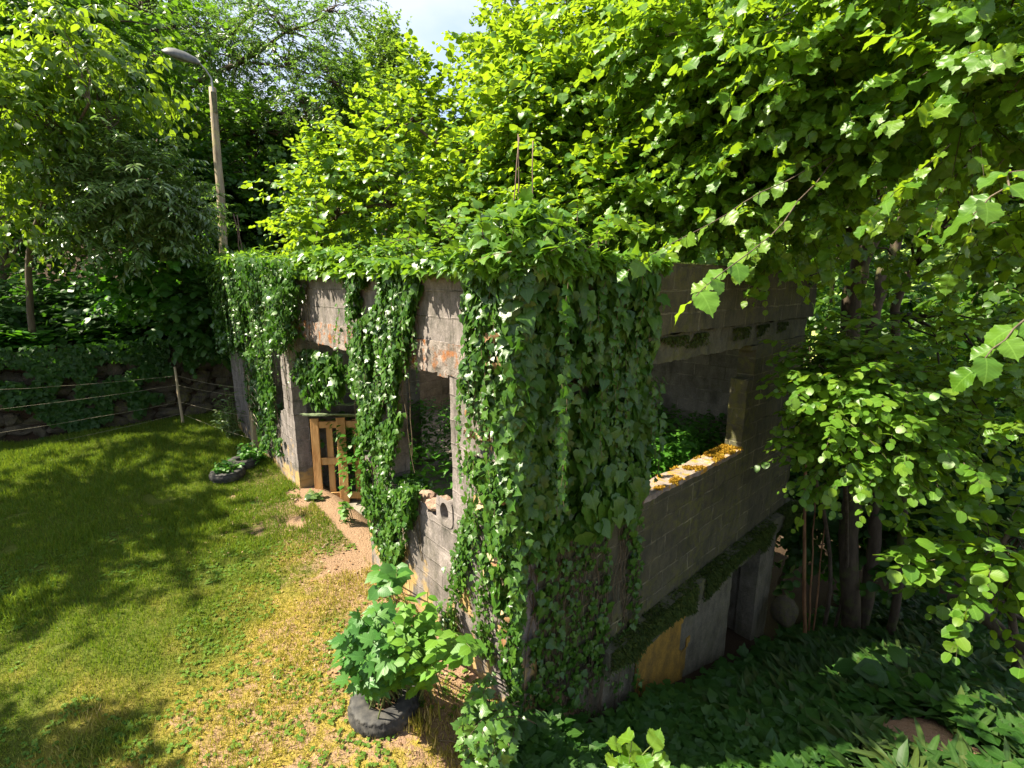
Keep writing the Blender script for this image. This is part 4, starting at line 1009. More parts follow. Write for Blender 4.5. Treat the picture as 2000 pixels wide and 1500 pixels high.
def hang_strands(lf, st, tops, lens, plane, size=0.06, off=0.05):
    out = np.array([-1.0, 0, 0]) if plane == 'x' else np.array([0, -1.0, 0])
    along = np.array([0, 1.0, 0]) if plane == 'x' else np.array([1.0, 0, 0])
    for p, L_ in zip(tops, lens):
        k = max(5, int(L_ / 0.035)); o_ = off * rng.uniform(0.5, 2.2)
        q = p + out * o_ + np.outer(np.linspace(0, -L_, k), (0, 0, 1.0)) + np.outer(np.cumsum(rng.normal(0, 0.010, k)), along) + np.outer(np.cumsum(rng.normal(0, 0.008, k)), out)
        add_tube(st, q[::2], 0.0022, 3, False)
        sg = np.where(np.arange(k) % 2 == 0, 1.0, -1.0)[:, None]
        add_leaves(lf, q, along * sg * 0.8 + np.array([0, 0, -0.7]) + out * 0.3 + rng.normal(0, 0.3, (k, 3)), out + np.array([0, 0, 0.6]) + rng.normal(0, 0.3, (k, 3)), size * rng.uniform(0.5, 1.2, k) * np.linspace(1.1, 0.6, k), IVY)
def strand_set(n, poly_px, plane, lo, hi):
    P = surf_pts(poly_px, plane, n * 3, 5, 0.0); P = P[rng.permutation(len(P))[:n]]
    return P, rng.uniform(lo, hi, len(P))
# 1 the great curtain over the near corner (both faces and the mound on top)
ivy = thing('ivy', 'thick dark glossy ivy curtain wrapped over the near corner column', 'ivy', (0, 0, -0.8))
lf, tl, st = MB(), MB(), MB()
P = surf_pts([(935, 520), (1012, 500), (1016, 1000), (1014, 1240), (990, 1180), (975, 960), (925, 900), (945, 820), (920, 740), (945, 690), (930, 600)], 'x', 4300, 1, 0.40)
ivy_leaves(lf, P, 'x', 0.072, 0.11, 0.02, 1); ivy_stems(st, P, 'x', 25)
P = surf_pts([(1005, 500), (1240, 520), (1246, 640), (1240, 860), (1205, 1000), (1150, 980), (1060, 1060), (1005, 1080)], 'y', 4200, 2, 0.30)
ivy_leaves(lf, P[P[:, 0] < 0.45], 'y', 0.105, 0.12, 0.02, 2, 0.25, 0.3); ivy_leaves(lf, P[P[:, 0] >= 0.45], 'y', 0.125, 0.24, 0.02, 2, 0.25, 0.3); ivy_stems(st, P, 'y', 40)
P = surf_pts([(1005, 1000), (1245, 980), (1243, 1180), (1190, 1290), (1010, 1480)], 'y', 1500, 3, 0.47, 4)
ivy_leaves(lf, P, 'y', 0.062, 0.08, 0.01, 3, 0.1); ivy_stems(st, P, 'y', 110, (0.4, 1.3), 0.004)
P = surf_pts([(1005, 1250), (1240, 1190), (1255, 1420), (1010, 1620)], 'y', 900, 6, 0.46, 5)
ivy_leaves(lf, P, 'y', 0.045, 0.05, 0.01, 4, 0.1); ivy_stems(st, P, 'y', 90, (0.3, 0.9), 0.0035)
n = 3000
d = unit(rng.normal(0, 1, (n, 3))); d[:, 2] = np.abs(d[:, 2]); rr = 0.75 + 0.3 * rng.random((n, 1))
P = np.array([0.22, 0.20, 2.93]) + d * rr * np.array([0.42, 0.40, 0.44])
P2 = np.stack([rng.uniform(0.2, 1.45, 1600), rng.uniform(-0.18, 0.3, 1600), 2.96 + 0.10 * rng.random(1600)], 1)
P = np.vstack([P, P2])
D = np.stack([d[:, 0] * 0.6, d[:, 1] * 0.6, -0.5 + 0 * d[:, 2]], 1); D = np.vstack([D, np.array([0, -0.6, -0.5]) + np.zeros((1600, 3))]) + rng.normal(0, 0.45, (len(P), 3))
add_leaves(tl, P, D, np.array([-0.15, -0.35, 1.0]) + rng.normal(0, 0.35, P.shape), 0.105 * rng.uniform(0.5, 1.15, len(P)), IVY)
k = 1500; z = rng.uniform(-0.6, 2.95, k); z = z[rng.random(k) < 0.45 + 0.55 * smooth(0.2, 1.0, z)]; k = len(z); a = rng.uniform(0.1, 1.47, k)
oo = np.stack([-np.cos(a), -np.sin(a), 0 * a], 1); P = np.stack([0 * z, 0 * z, z], 1) + oo * (0.03 + 0.11 * rng.random(k) * smooth(-0.8, 2.2, z))[:, None]
add_leaves(lf, P, np.array([0, 0, -1.0]) + oo * 0.3 + rng.normal(0, 0.4, (k, 3)), oo + np.array([0, 0, 0.4]) + rng.normal(0, 0.3, (k, 3)), (0.06 + 0.04 * smooth(0, 2, z)) * rng.uniform(0.5, 1.2, k), IVY)
# young shoots
B = np.array([0.15, 0.15, 3.1]) + rng.normal(0, 1, (70, 3)) * (0.35, 0.35, 0.05); twig_leaves(tl, st, B, unit(rng.normal(0, 0.5, (70, 3)) + (0, 0, 0.9)), 0.22, 6, 0.075, IVY, 0.4, 0.2)
hang_strands(lf, st, *strand_set(26, [(930, 520), (1000, 500), (1000, 760), (930, 760)], 'x', 0.4, 1.0), 'x', 0.062, 0.10)
hang_strands(lf, st, *strand_set(34, [(1020, 510), (1240, 530), (1250, 800), (1020, 850)], 'y', 0.4, 1.1), 'y', 0.08, 0.16)
hang_strands(lf, st, *strand_set(18, [(925, 900), (1000, 920), (1000, 1150), (935, 1000)], 'x', 0.3, 0.7), 'x', 0.045, 0.03)
# hanging strands low on the sunny face
for pts in ([(945, 960), (925, 1020), (905, 1100), (890, 1190), (880, 1230)], [(985, 1000), (960, 1090), (950, 1180), (955, 1280)], [(1000, 1050), (995, 1150), (1000, 1290), (1010, 1400)], [(925, 1010), (910, 1080), (902, 1150)]):
    q = np.array([on_x(x, y) for x, y in pts]); t = np.linspace(0, len(q) - 1, 420)
    Pm = np.stack([np.interp(t, range(len(q)), q[:, k_]) for k_ in range(3)], 1); Pm[:, 1] += rng.normal(0, 0.055, 420); Pm[:, 0] = 0
    ivy_leaves(lf, Pm, 'x', 0.050, 0.07, 0.012, 5); add_tube(st, q - (0.012, 0, 0), 0.005, 4)
dl = MB(); P = np.vstack([surf_pts([(925, 650), (1005, 640), (1000, 880), (930, 850)], 'x', 130, 8, 0.5, 5), surf_pts([(940, 900), (1010, 900), (1010, 1300), (960, 1100)], 'x', 90, 9, 0.3, 5)]); ivy_leaves(dl, P, 'x', 0.05, 0.12, 0.03, 9); dl.build('dead_leaves', L_DEAD, ivy)
lf.build('leaves', L_IVY, ivy); tl.build('top_leaves', L_IVYTOP, ivy); st.build('stem', M_STEM, ivy)
# 2 curtain over the second pillar and the strands down its face
ivy = thing('ivy', 'ivy curtain hanging over the pillar between the pallet and the holed block', 'ivy', (0, 2.2, -0.3))
lf, st = MB(), MB()
P = surf_pts([(665, 520), (835, 520), (815, 600), (808, 690), (788, 760), (772, 830), (745, 880), (712, 860), (715, 790), (690, 740), (705, 690), (680, 640), (705, 590)], 'x', 8800, 11, 0.42)
ivy_leaves(lf, P, 'x', 0.068, 0.13, 0.02, 11); ivy_stems(st, P, 'x', 30)
P = surf_pts([(715, 840), (800, 800), (782, 880), (765, 960), (752, 1010), (722, 1000)], 'x', 1500, 12, 0.42, 5); ivy_leaves(lf, P, 'x', 0.06, 0.10, 0.015, 12)
P = surf_pts([(750, 955), (828, 945), (822, 990), (800, 1060), (782, 1110), (752, 1090)], 'x', 1900, 13, 0.40, 5); ivy_leaves(lf, P, 'x', 0.055, 0.09, 0.015, 13); ivy_stems(st, P, 'x', 25, (0.3, 0.7))
for pts in ([(722, 900), (728, 980), (738, 1060)], [(748, 880), (742, 960), (752, 1060)], [(770, 940), (768, 1030), (765, 1090)]):
    q = np.array([on_x(x, y) for x, y in pts]); t = np.linspace(0, len(q) - 1, 170)
    Pm = np.stack([np.interp(t, range(len(q)), q[:, k_]) for k_ in range(3)], 1); Pm[:, 1] += rng.normal(0, 0.05, len(Pm))
    ivy_leaves(lf, Pm, 'x', 0.05, 0.06, 0.012, 5); add_tube(st, q - (0.012, 0, 0), 0.005, 4)
hang_strands(lf, st, *strand_set(40, [(675, 530), (825, 530), (800, 690), (705, 720)], 'x', 0.3, 0.9), 'x', 0.06, 0.08)
P = np.stack([rng.uniform(0, 0.22, 300), rng.uniform(1.45, 1.9, 300), np.full(300, 0.96)], 1)
add_leaves(lf, P, rng.normal(0, 0.7, P.shape) + (-0.5, 0, -0.2), np.array([-0.3, 0, 1.0]) + rng.normal(0, 0.4, P.shape), rng.uniform(0.03, 0.07, 300), IVY)
lf.build('leaves', L_IVY, ivy); st.build('stem', M_STEM, ivy)
# 3 the bushy mass over the far end
ivy = thing('ivy', 'bushy silvery lit ivy mass at the far end of the wall by the cord fence', 'ivy', (0, 7.2, -0.2))
lf, st = MB(), MB()
P = surf_pts([(420, 500), (610, 505), (600, 600), (598, 660), (560, 690), (545, 640), (530, 700), (480, 690), (440, 650), (410, 590)], 'x', 10500, 21, 0.43)
ivy_leaves(lf, P, 'x', 0.072, 0.34, 0.02, 21); ivy_stems(st, P, 'x', 25)
P = surf_pts([(575, 680), (650, 690), (672, 745), (650, 790), (610, 800), (590, 740)], 'x', 1600, 22, 0.42, 4); ivy_leaves(lf, P + (0.12, 0, 0), 'x', 0.085, 0.2, 0.02, 22)
P = surf_pts([(484, 680), (540, 690), (552, 800), (560, 890), (520, 870), (495, 780)], 'x', 2200, 23, 0.45, 4); ivy_leaves(lf, P, 'x', 0.07, 0.12, 0.02, 23); ivy_stems(st, P, 'x', 30)
hang_strands(lf, st, *strand_set(60, [(425, 510), (600, 515), (590, 650), (450, 640)], 'x', 0.4, 1.1), 'x', 0.06, 0.16)
lf.build('leaves', L_IVY, ivy); st.build('stem', M_STEM, ivy)
# 4 yellow green fringe along the head of the sunny wall
ivy = thing('ivy', 'bright yellow green ivy fringe along the top of the long sunny wall', 'ivy', (0, 4, 3.0))
lf, st = MB(), MB()
n = 9000
y = rng.uniform(0.4, 8.7, n); hgt = 0.10 + 0.30 * vnoise(np.stack([y, y * 0, y * 0], 1), 1.1, 33) * smooth(0.4, 4, y) + 0.12 * smooth(5, 8, y)
P = np.stack([rng.uniform(-0.16, 0.32, n), y, 2.93 + hgt * rng.random(n)], 1)
D = np.stack([-0.7 * np.ones(n), 0 * y, -0.25 * np.ones(n)], 1) + rng.normal(0, 0.6, (n, 3))
add_leaves(lf, P, D, np.array([-0.2, -0.2, 1.0]) + rng.normal(0, 0.4, P.shape), 0.085 * rng.uniform(0.5, 1.2, n), IVY)
B = np.stack([rng.uniform(-0.1, 0.25, 300), rng.uniform(0.5, 8.5, 300), np.full(300, 3.08)], 1); twig_leaves(lf, st, B, unit(rng.normal(0, 0.6, (300, 3)) + (-0.2, 0, 0.8)), 0.25, 6, 0.07, IVY + OVAL, 0.4, 0.3)
B = np.stack([rng.uniform(-0.1, 0.3, 160), rng.uniform(6.2, 8.9, 160), np.full(160, 3.15)], 1); twig_leaves(lf, st, B, unit(rng.normal(0, 0.6, (160, 3)) + (-0.3, 0, 0.9)), 0.5, 9, 0.11, LANCE, 0.4, 0.5)
lf.build('leaves', L_IVYTOP, ivy); st.build('stem', M_STEM, ivy)
mb = MB(); q = on_x(416, 556) + (-0.38, 0, 0); add_leaves(mb, q + rng.normal(0, 0.03, (4, 3)), rng.normal(0, 1, (4, 3)), (-1, -0.5, 0.3) + rng.normal(0, 0.3, (4, 3)), 0.09, OVAL)
tag(mb.build('red_leaf', L_RED), 'tiny bright red leaf on the outer edge of the far ivy mass', 'leaf')
#P3

# ------------------------------------------------------------------ trees
V3 = lambda *a: np.array(a, float)
# the big hazel growing inside the roofless ruin, leaning out over its walls
hb_ = V3(3.75, 3.35, -0.4)
make_tree('hazel_tree', 'huge sunlit yellow green hazel rising out of the roofless ruin', 'tree',
    [([hb_, hb_ + (0.0, 0.0, 1.5), at(1060, 470, 7.8), at(985, 420, 7.6), at(920, 330, 7.3), at(880, 290, 7.2), at(800, 240, 7.2)], (0.075, 0.05, 0.02)),
     ([hb_ + (0.1, 0.1, 0), hb_ + (0.2, 0.1, 2), at(1140, 400, 7.8), at(1190, 290, 7.8), at(1230, 170, 7.7), at(1230, 20, 7.5)], (0.08, 0.06, 0.025)),
     ([hb_ + (0.1, 0.0, 0), hb_ + (0.3, 0, 2), at(1160, 330, 7.8), at(1100, 230, 7.6), at(1060, 100, 7.5)], (0.06, 0.05, 0.02)),
     ([hb_ + (0.2, -0.1, 0), hb_ + (0.4, -0.2, 2.2), at(1300, 380, 7.0), at(1380, 280, 6.6)], (0.06, 0.05, 0.02)),
     ([hb_ + (-0.1, 0.2, 0), hb_ + (-0.4, 0.6, 2.2), at(900, 430, 7.6), at(760, 400, 7.4), at(660, 420, 7.6)], (0.06, 0.045, 0.015))],
    [(at(1160, 190, 7.4), V3(1.6, 1.6, 2.1), 1.2), (at(850, 360, 7.3), V3(1.25, 1.25, 1.25)), (at(1000, 150, 7.3), V3(0.5, 0.5, 0.45), 0.5), (at(880, 170, 7.4), V3(0.35, 0.35, 0.50), 0.4), (at(690, 425, 7.5), V3(0.75, 0.75, 0.75)), (at(1180, 400, 7.2), V3(1.3, 1.0, 0.7)), (at(1380, 360, 6.0), V3(0.8, 0.8, 0.5), 0.7), (at(1200, 120, 6.3), V3(0.8, 0.8, 0.8)), (at(1080, 250, 6.5), V3(0.8, 0.6, 0.7)), (at(1240, 330, 6.0), V3(0.7, 0.6, 0.5)), (at(930, 440, 7.2), V3(1.2, 1.2, 0.5)), (V3(2.15, 1.35, 3.65), V3(0.55, 0.45, 0.35), 0.8)],
    L_HAZEL, M_BARK, n_clump=225, twigs=28, n_leaf=11, size=0.098, L=0.45, clump_r=0.26, limb_r=0.016, lo=0.62, up_bias=0.35, keep_out=0.15, flat=0.5)
# the near hazel on the right, its branches reaching towards us
rb_ = V3(6.1, -0.9, gz(6.1, -0.9) - 0.1)
make_tree('hazel_tree', 'near dark stemmed hazel with large leaves reaching in beside the shaded wall', 'tree',
    [([rb_, V3(5.95, -0.75, -0.6), at(1652, 600, 6.6), at(1690, 470, 6.4), at(1725, 400, 6.3), at(1748, 310, 6.2), at(1770, 150, 5.6), at(1790, 0, 5)], (0.13, 0.115, 0.09, 0.05)),
     ([rb_ + (0.2, -0.1, 0), V3(6.15, -1.0, -0.6), at(1712, 610, 6.8), at(1742, 510, 6.8), at(1768, 390, 6.6), at(1850, 200, 6.3)], (0.09, 0.075, 0.045)),
     ([rb_ + (0, -0.45, 0), V3(5.9, -1.4, -0.6), at(1742, 612, 6.2), at(1787, 520, 6.1), at(1832, 450, 6.0), at(1900, 300, 5.7)], (0.055, 0.05, 0.03))],
    [(at(1780, 130, 3.6), V3(0.9, 0.9, 0.75), 1.2), (at(1500, 260, 4.5), V3(0.7, 0.7, 0.5)), (at(1600, 90, 4.1), V3(0.8, 0.8, 0.6)), (at(1350, 110, 4.8), V3(0.75, 0.75, 0.75), 1.2), (at(1340, 330, 5.0), V3(0.55, 0.55, 0.4)), (at(1390, 430, 4.9), V3(0.5, 0.4, 0.18), 0.5), (at(1940, 230, 2.9), V3(0.42, 0.42, 0.45)), (at(1600, 330, 4.6), V3(0.6, 0.6, 0.6)), (at(1690, 480, 5.9), V3(0.45, 0.45, 0.35), 0.7), (at(1960, 420, 4.4), V3(0.5, 0.5, 0.5), 0.7), (at(1920, 740, 4.6), V3(0.7, 0.7, 0.42))],
    L_HAZELNEAR, M_BARKMOSS, n_clump=118, twigs=17, n_leaf=9, size=0.108, L=0.42, tpls=HAZEL_HI, clump_r=0.20, limb_r=0.018, lo=0.35, up_bias=0.1, keep_out=0.1, flat=0.4, tip_droop=0.35, leaf_droop=0.3)
mb, lf = MB(), MB()
sprig = thing('hazel_branch', 'hazel twig with large serrated leaves hanging before the top of the shaded wall', 'branch', at(1640, 300, 3.9))
for pts in ([at(1640, 300, 3.9), at(1510, 455, 2.9), at(1420, 530, 2.4), at(1350, 588, 2.2)], [at(1640, 300, 3.9), at(1470, 385, 3.3), at(1310, 480, 2.9), at(1225, 530, 2.75)]):
    t = np.linspace(0, 3, 14); P = np.stack([np.interp(t, range(4), np.array(pts)[:, k]) for k in range(3)], 1)
    P[1:-1] = (P[:-2] + 2 * P[1:-1] + P[2:]) / 4
    P[1:-1] += 0.05 * (np.stack([vnoise(P[1:-1], 2.5, 90 + k) for k in range(3)], 1) - 0.5); add_tube(mb, P, np.linspace(0.005, 0.0018, 14), 5)
    ax = unit(np.gradient(P, axis=0)); sd = unit(np.cross(ax, (0, 0, 1)))
    i = np.arange(2, 14); s = np.where(i % 2, 1, -1)[:, None]
    add_leaves(lf, P[i], ax[i] * 0.7 + sd[i] * s * 0.7 + np.array([0, 0, -0.35]) + rng.normal(0, 0.2, (12, 3)), np.array([-0.3, 0, 1.0]) + rng.normal(0, 0.35, (12, 3)), rng.uniform(0.07, 0.14, 12), HAZEL_HI)
mb.build('stem', M_BARK, sprig); lf.build('leaves', L_HAZELNEAR, sprig)
for c, D0, lab in ((at(2040, 330, 1.9), at(1900, 420, 1.75), 'closest hazel twig with broad veined leaves at the upper right edge'), (at(2050, 600, 2.4), at(1900, 725, 2.2), 'sunlit hazel twig with three big leaves low at the right edge')):
    sprig = thing('hazel_branch', lab, 'branch', c); mb, lf = MB(), MB()
    P = wiggle(c, D0, 10, 0.012, -0.06); add_tube(mb, P, np.linspace(0.007, 0.002, 10), 5)
    ax = unit(np.gradient(P, axis=0)); sd = unit(np.cross(ax, (0, 0, 1))); i = np.arange(4, 10); s = np.where(i % 2, 1, -1)[:, None]
    add_leaves(lf, P[i], ax[i] * 0.7 + sd[i] * s * 0.7 + np.array([0, 0, -0.3]) + rng.normal(0, 0.15, (6, 3)), np.array([-0.4, -0.3, 1.0]) + rng.normal(0, 0.25, (6, 3)), rng.uniform(0.09, 0.13, 6), HAZEL_HI)
    mb.build('stem', M_BARK, sprig); lf.build('leaves', L_HAZELNEAR, sprig)
# round leaved shrub against the end of the shaded wall
sb = V3(5.9, -0.6, gz(5.9, -0.6))
make_tree('round_leaved_shrub', 'shrub with sprays of small round leaves in front of the end of the shaded wall', 'shrub',
    [([sb, V3(5.75, -0.62, -1), at(1580, 900, 5.6), at(1600, 760, 5.2)], (0.03, 0.025, 0.012)), ([sb + (0.15, -0.1, 0), V3(5.9, -0.8, -1), at(1640, 880, 5.3), at(1680, 760, 4.9)], (0.025, 0.02, 0.01))],
    [(at(1690, 750, 4.9), V3(0.5, 0.42, 0.36), 1.2), (at(1740, 830, 4.8), V3(0.5, 0.5, 0.35)), (at(1625, 640, 5.4), V3(0.2, 0.2, 0.3), 0.5), (at(1650, 900, 4.9), V3(0.3, 0.3, 0.2))],
    L_HAZELNEAR, M_BARK, n_clump=44, twigs=13, n_leaf=9, size=0.095, L=0.38, tpls=ROUND, clump_r=0.14, limb_r=0.008, lo=0.3, up_bias=0.0, flat=0.3, tip_droop=0.3, leaf_droop=0.25)
# shaded bushes filling the wood on the right
def wood_tree(name, label, base, top_z, ells, leafm, n_clump, twigs, n_leaf, size, tpls, L, cr, barkm=None, group=None, trunk_r=0.1, **kw):
    base = np.asarray(base, float); c = np.asarray(ells[0][0], float)
    mid = (base + c) / 2 + rng.normal(0, 0.15, 3)
    return make_tree(name, label, 'tree' if 'tree' in name else 'shrub', [([base - (0, 0, 0.2), base + (0, 0, 0.4), mid, c, c + (0, 0, 0.5 * np.max(ells[0][1]))], (trunk_r, trunk_r * 0.75, trunk_r * 0.3))], ells, leafm, barkm or M_BARK,
                     n_clump=n_clump, twigs=twigs, n_leaf=n_leaf, size=size, L=L, tpls=tpls, clump_r=cr, limb_r=trunk_r * 0.3, group=group, **kw)
GRP = 'shaded shrubs of the lower wood'
for i, (bx, by, ells, m_, lab) in enumerate((
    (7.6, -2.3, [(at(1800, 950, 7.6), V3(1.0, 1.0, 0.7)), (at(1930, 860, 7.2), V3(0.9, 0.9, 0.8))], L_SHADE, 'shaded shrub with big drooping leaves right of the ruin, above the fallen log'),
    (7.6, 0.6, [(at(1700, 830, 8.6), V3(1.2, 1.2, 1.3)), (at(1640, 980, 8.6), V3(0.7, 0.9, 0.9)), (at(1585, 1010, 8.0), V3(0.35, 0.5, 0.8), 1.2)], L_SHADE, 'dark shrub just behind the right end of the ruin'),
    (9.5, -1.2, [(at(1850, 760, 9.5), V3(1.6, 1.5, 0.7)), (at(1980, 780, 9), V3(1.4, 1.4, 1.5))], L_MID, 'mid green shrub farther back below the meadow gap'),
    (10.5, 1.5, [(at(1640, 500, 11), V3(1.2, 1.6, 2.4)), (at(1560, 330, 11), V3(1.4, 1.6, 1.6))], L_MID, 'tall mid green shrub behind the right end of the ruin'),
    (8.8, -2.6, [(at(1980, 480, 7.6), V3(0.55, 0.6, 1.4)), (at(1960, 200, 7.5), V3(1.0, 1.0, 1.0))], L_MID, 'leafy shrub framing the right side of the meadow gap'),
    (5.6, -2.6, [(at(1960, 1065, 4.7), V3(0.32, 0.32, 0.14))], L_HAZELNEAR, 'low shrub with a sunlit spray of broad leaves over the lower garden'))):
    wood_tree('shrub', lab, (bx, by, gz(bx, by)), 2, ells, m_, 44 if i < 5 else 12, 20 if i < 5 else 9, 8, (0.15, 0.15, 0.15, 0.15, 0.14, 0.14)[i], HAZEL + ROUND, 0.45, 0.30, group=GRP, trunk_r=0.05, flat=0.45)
# thin pole stems beside the cellar door
for i, (a, b, r_) in enumerate((((1572, 860, 6.9), (1583, 1190, 7.0), 0.028), ((1592, 960, 7.1), (1590, 1190, 7.2), 0.014), ((1612, 1000, 7.2), (1598, 1190, 7.2), 0.013))):
    mb = MB(); p1 = at(*b); p1[2] = gz(p1[0], p1[1]) - 0.1
    add_tube(mb, wiggle(p1, at(*a), 9, 0.015), np.linspace(r_, r_ * 0.7, 9), 7)
    tag(mb.build('sapling_stem', M_BARKRED, None), ('thickest bare reddish sapling stem beside the dark cellar corner', 'thin bare sapling stem right of the thick reddish one', 'slanting thin sapling stem, outermost of the three by the cellar')[i], 'sapling', 'bare sapling stems by the cellar')
# fallen trunk and branches in the lower garden
for i, (a, b, r_, lab) in enumerate((((1860, 1165, 6.0), (2060, 1305, 4.8), 0.085, 'dark fallen log lying across the slope at the right edge'), ((1880, 1130, 6.2), (2060, 1260, 5.2), 0.035, 'thin dark fallen branch lying beside the fallen log'))):
    mb = MB(); add_tube(mb, wiggle(at(*a), at(*b), 10, 0.02), np.linspace(r_, r_ * 0.7, 10), 9)
    tag(mb.build('fallen_log' if i == 0 else 'fallen_branch', M_BARK, None), lab, 'log')

# left side: cherry, silvery shrub and the wood on the bank
ch = V3(-2.9, 10.9, gz(-2.9, 10.9))
make_tree('cherry_tree', 'young cherry tree with drooping backlit yellow green leaves at the left', 'tree',
    [([ch - (0, 0, 0.2), at(50, 500, 9.2), at(80, 390, 8.6), at(100, 330, 8.3), at(135, 270, 8.0), at(175, 200, 7.6)], (0.06, 0.045, 0.03, 0.018)), ([at(100, 330, 8.3), at(150, 275, 8.3), at(210, 255, 8.2)], (0.02, 0.01))],
    [(at(130, 110, 7.8), V3(0.8, 0.8, 0.5), 1.2), (at(250, 150, 8.6), V3(0.5, 0.5, 0.25), 0.6), (at(40, 220, 7.6), V3(0.6, 0.6, 0.6)), (at(10, 400, 8.0), V3(0.45, 0.45, 0.5))],
    L_CHERRY, M_BARK, n_clump=38, twigs=16, n_leaf=10, size=0.155, L=0.55, tpls=OVAL + LANCE, clump_r=0.24, limb_r=0.014, lo=0.3, flat=0.5, tip_droop=0.45, leaf_droop=0.55)
ab = V3(-0.7, 11.6, gz(-0.7, 11.6))
make_tree('silvery_shrub', 'pale silvery shrub with narrow glossy leaflets left of the lamp pole', 'shrub',
    [([ab - (0, 0, 0.2), at(255, 500, 9.8), at(265, 420, 9.6), at(275, 350, 9.4)], (0.05, 0.04, 0.015))],
    [(at(270, 365, 8.6), V3(0.8, 0.8, 0.7), 1.3), (at(240, 440, 8.6), V3(0.7, 0.7, 0.45)), (at(330, 420, 9.6), V3(0.55, 0.5, 0.5))],
    L_ASH, M_BARK, n_clump=48, twigs=16, n_leaf=15, size=0.15, L=0.5, tpls=LANCE, clump_r=0.22, limb_r=0.012, lo=0.45, flat=0.25, tip_droop=0.3, leaf_droop=0.15, spread=1.1)
# feathery tree with dark twisted trunk
fb = V3(0.9, 19.3, gz(0.9, 19.3))
make_tree('feathery_tree', 'tall feathery leaved tree with dark twisted trunk and bare spreading boughs behind the lamp', 'tree',
    [([fb - (0, 0, 0.3), at(325, 420, 17), at(318, 180, 16.6), at(312, 120, 16.5), at(290, 60, 16.3), at(285, -60, 16.2)], (0.30, 0.26, 0.24, 0.20)), ([at(318, 160, 16.6), at(340, 60, 16.4), at(335, -60, 16.4)], (0.18, 0.15)),
     ([at(320, 190, 16.6), at(470, 120, 15.8), at(560, 65, 15.2), at(640, 25, 15)], (0.10, 0.05, 0.02)), ([at(325, 230, 16.6), at(480, 215, 15.5), at(600, 230, 15), at(680, 265, 15)], (0.09, 0.05, 0.02)),
     ([at(325, 260, 16.6), at(460, 250, 15.8), at(560, 265, 15.2)], (0.08, 0.03)), ([at(322, 170, 16.6), at(450, 70, 16), at(520, -10, 15.6)], (0.09, 0.04)), ([at(470, 120, 15.8), at(560, 130, 15.3), at(650, 160, 15)], (0.05, 0.02))],
    [(at(430, 90, 15.8), V3(1.7, 1.7, 1.3)), (at(560, 60, 15.2), V3(1.5, 1.3, 1.0)), (at(620, 170, 15), V3(1.3, 1.2, 0.8)), (at(520, 250, 15.3), V3(1.6, 1.2, 0.4)), (at(330, 20, 16.4), V3(1.8, 1.5, 1.4)), (at(660, 20, 15), V3(0.6, 0.6, 0.4), 0.5), (at(400, 250, 16.2), V3(1.0, 1.0, 0.6))],
    L_FEATHER, M_BARK, n_clump=160, twigs=10, n_leaf=22, size=0.14, L=0.75, tpls=NARROW, clump_r=0.30, limb_r=0.028, lo=0.3, flat=0.5, tip_droop=0.5, leaf_droop=0.2, twig_r=0.008)
# dense broadleaf trees on the bank
WG = 'broadleaf trees of the wood behind'
for i, (p, ells, m_, nc, sz, lab) in enumerate((
    ((-3.6, 14.5), [(at(70, 90, 12), V3(2.2, 2.2, 1.7)), (at(220, 60, 12.5), V3(1.5, 1.5, 1.2)), (at(0, 330, 11.5), V3(1.6, 1.6, 1.4))], L_MID, 90, 0.17, 'dense leafy tree filling the upper left corner behind the cherry'),
    ((-0.5, 16.5), [(at(210, 330, 14), V3(2.3, 2.0, 1.4)), (at(390, 400, 14.5), V3(1.7, 1.6, 1.3)), (at(120, 450, 14), V3(1.6, 1.6, 1.0))], L_SHADE, 95, 0.18, 'dark leafy tree standing behind the silvery shrub'),
    ((3.0, 18.5), [(at(490, 340, 16), V3(2.2, 2.0, 1.9)), (at(570, 410, 15), V3(1.6, 1.6, 1.3)), (at(440, 440, 15), V3(1.3, 1.3, 1.1))], L_MID, 95, 0.18, 'leafy tree right of the lamp pole, below the feathery boughs'),
    ((5.5, 20.0), [(at(690, 300, 17.5), V3(1.8, 1.8, 1.9)), (at(610, 330, 17), V3(1.5, 1.5, 1.3))], L_MID, 60, 0.19, 'mid green tree seen above the left end of the hazel'))):
    wood_tree('broadleaf_tree', lab, (p[0], p[1], gz(*p)), 6, ells, m_, nc, 19, 8, sz, CHEAP + HAZEL, 0.6, 0.42, group=WG, trunk_r=0.16, limbs=True, lo=0.4, flat=0.5)
cb = at(745, 500, 21); cb[2] = gz(cb[0], cb[1])
wood_tree('conical_tree', 'pointed upright bright green tree whose top stands against the sky', cb, 12, [(at(745, 240, 21), V3(1.9, 1.9, 2.4), 1.2), (at(745, 130, 21), V3(0.95, 0.95, 1.3), 0.9), (at(750, 70, 21), V3(0.38, 0.38, 0.85), 0.6), (at(693, 160, 21), V3(0.45, 0.45, 0.8), 0.5), (at(790, 120, 21), V3(0.35, 0.35, 0.8), 0.5), (at(660, 240, 21), V3(0.7, 0.7, 1.0), 0.6)], L_CONE, 130, 16, 8, 0.2, CHEAP, 0.5, 0.30, trunk_r=0.18, lo=0.35, up_bias=0.6, flat=0.6, tip_droop=0.0)
cb = at(1000, 300, 24); cb[2] = gz(cb[0], cb[1])
wood_tree('broadleaf_tree', 'bright light green tree top peeking over the hazel against the sky', cb, 12, [(at(1010, 30, 20), V3(1.0, 1.0, 1.3)), (at(1000, 160, 22), V3(2.0, 2.0, 2.0))], L_CONE, 50, 18, 8, 0.2, CHEAP, 0.5, 0.4, group=WG, trunk_r=0.18, lo=0.4, flat=0.6)
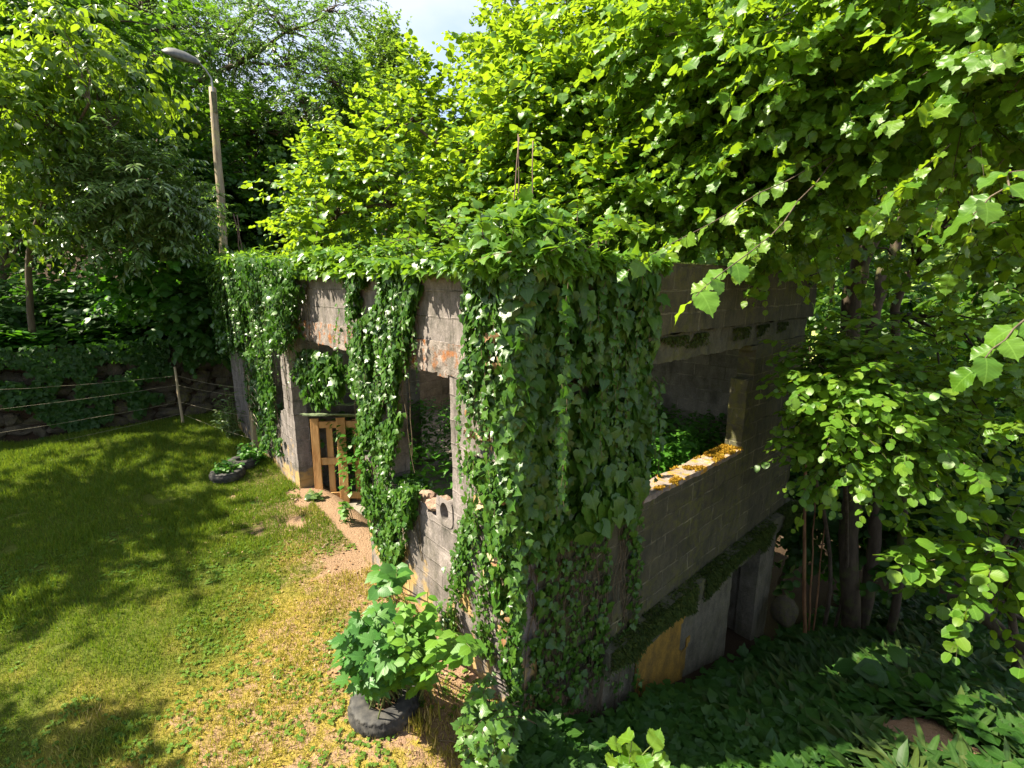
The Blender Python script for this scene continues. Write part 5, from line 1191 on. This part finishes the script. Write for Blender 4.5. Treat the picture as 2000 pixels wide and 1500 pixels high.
# overhanging shaded boughs above the retaining wall
for i, (c, r_, lab) in enumerate(((at(330, 540, 9.8), V3(0.9, 0.7, 0.35), 'shaded sapling spreading over the retaining wall left of the ivy end'), (at(400, 610, 9.6), V3(0.55, 0.5, 0.45), 'shaded bush leaning over the corner of the retaining wall'), (at(250, 640, 10.6), V3(0.9, 0.6, 0.25), 'low shaded bush on top of the middle of the retaining wall'), (at(60, 600, 10.4), V3(0.8, 0.6, 0.5), 'shaded bush on the bank at the left edge'))):
    base = np.array([c[0], max(c[1], 10.7), gz(c[0], max(c[1], 10.7))])
    wood_tree('bank_shrub', lab, base, 3, [(c, r_)], L_SHADE if i != 0 else L_WEED, 20, 15, 9, 0.15, ROUND + OVAL, 0.45, 0.2, group='shaded shrubs on the bank', trunk_r=0.03, flat=0.35)
# trees out to the left of the picture, which shade the lawn
wood_tree('broadleaf_tree', 'spreading tree beyond the left edge shading the lawn', (-8.5, 9.0, gz(-8.5, 9.0)), 6, [((-7.0, 9.0, 6.2), V3(1.5, 2.0, 0.6), 1.2), ((-6.3, 12.4, 6.4), V3(1.2, 1.5, 0.5), 0.8), ((-7.4, 7.4, 6.1), V3(1.0, 0.5, 0.4), 0.5)], L_MID, 44, 12, 8, 0.17, CHEAP + HAZEL, 0.6, 0.35, trunk_r=0.18, keep_out=1.0, lo=0.1, flat=0.5)
wood_tree('broadleaf_tree', 'unseen small dense tree added beyond the lower left edge to shade the lawn corner', (-7.6, 3.3, gz(-7.6, 3.3)), 6, [((-6.9, 3.3, 4.2), V3(1.1, 0.9, 0.5))], L_MID, 60, 24, 8, 0.17, CHEAP + HAZEL, 0.5, 0.30, trunk_r=0.1, keep_out=1.0, lo=0.0, flat=0.5)  # unseen tree added to cast the shadow of a house off to the left
# distant wood closing the view
def far_wood(name, label, n, fn, leafm, size):
    P = fn(n); P = P[in_view(P, 80)]
    f = vnoise(P, 0.45, 80); P = P[f > 0.30]
    mb = MB(); k = len(P)
    D = rng.normal(0, 1, (k, 3)); D[:, 2] -= 0.3
    add_leaves(mb, P, D, np.array([0, 0, 1.0]) + rng.normal(0, 0.6, (k, 3)), size * rng.uniform(0.6, 1.3, k), CHEAP)
    o = mb.build(name, leafm); o['kind'] = 'stuff'; o['label'] = label
    return o
def band(x0, x1, y0, y1, d0, d1):
    def fn(n):
        px, d = rng.uniform(x0, x1, n), rng.uniform(d0, d1, n)
        yt = np.interp(px, y0[0], y0[1]); py = yt + (y1 - yt) * rng.random(n)
        r_ = FW + RT * ((px - 1000) / F_PX)[:, None] - UP * ((py - 750) / F_PX)[:, None]
        return CAM + r_ * d[:, None]
    return fn
far_wood('distant_wood', 'mass of trees closing the view behind the ruin', 60000, band(-200, 1650, ([-200, 250, 420, 600, 720, 960, 1050, 1650], [-60, -60, 150, 260, 260, 240, 60, 40]), 640, 23, 34), L_MID, 0.42)
far_wood('distant_wood', 'mass of trees behind the right side of the ruin', 26000, band(1380, 2150, ([1380, 1700, 1760, 1950, 2000, 2150], [100, 300, 570, 570, 350, 200]), 1080, 13, 24), L_SHADE, 0.30)
far_wood('distant_wood', 'crowns of the wood along the top of the opposite hillside', 9000, band(1600, 2150, ([1600, 2150], [60, 60]), 470, 60, 95), L_MID, 1.6)
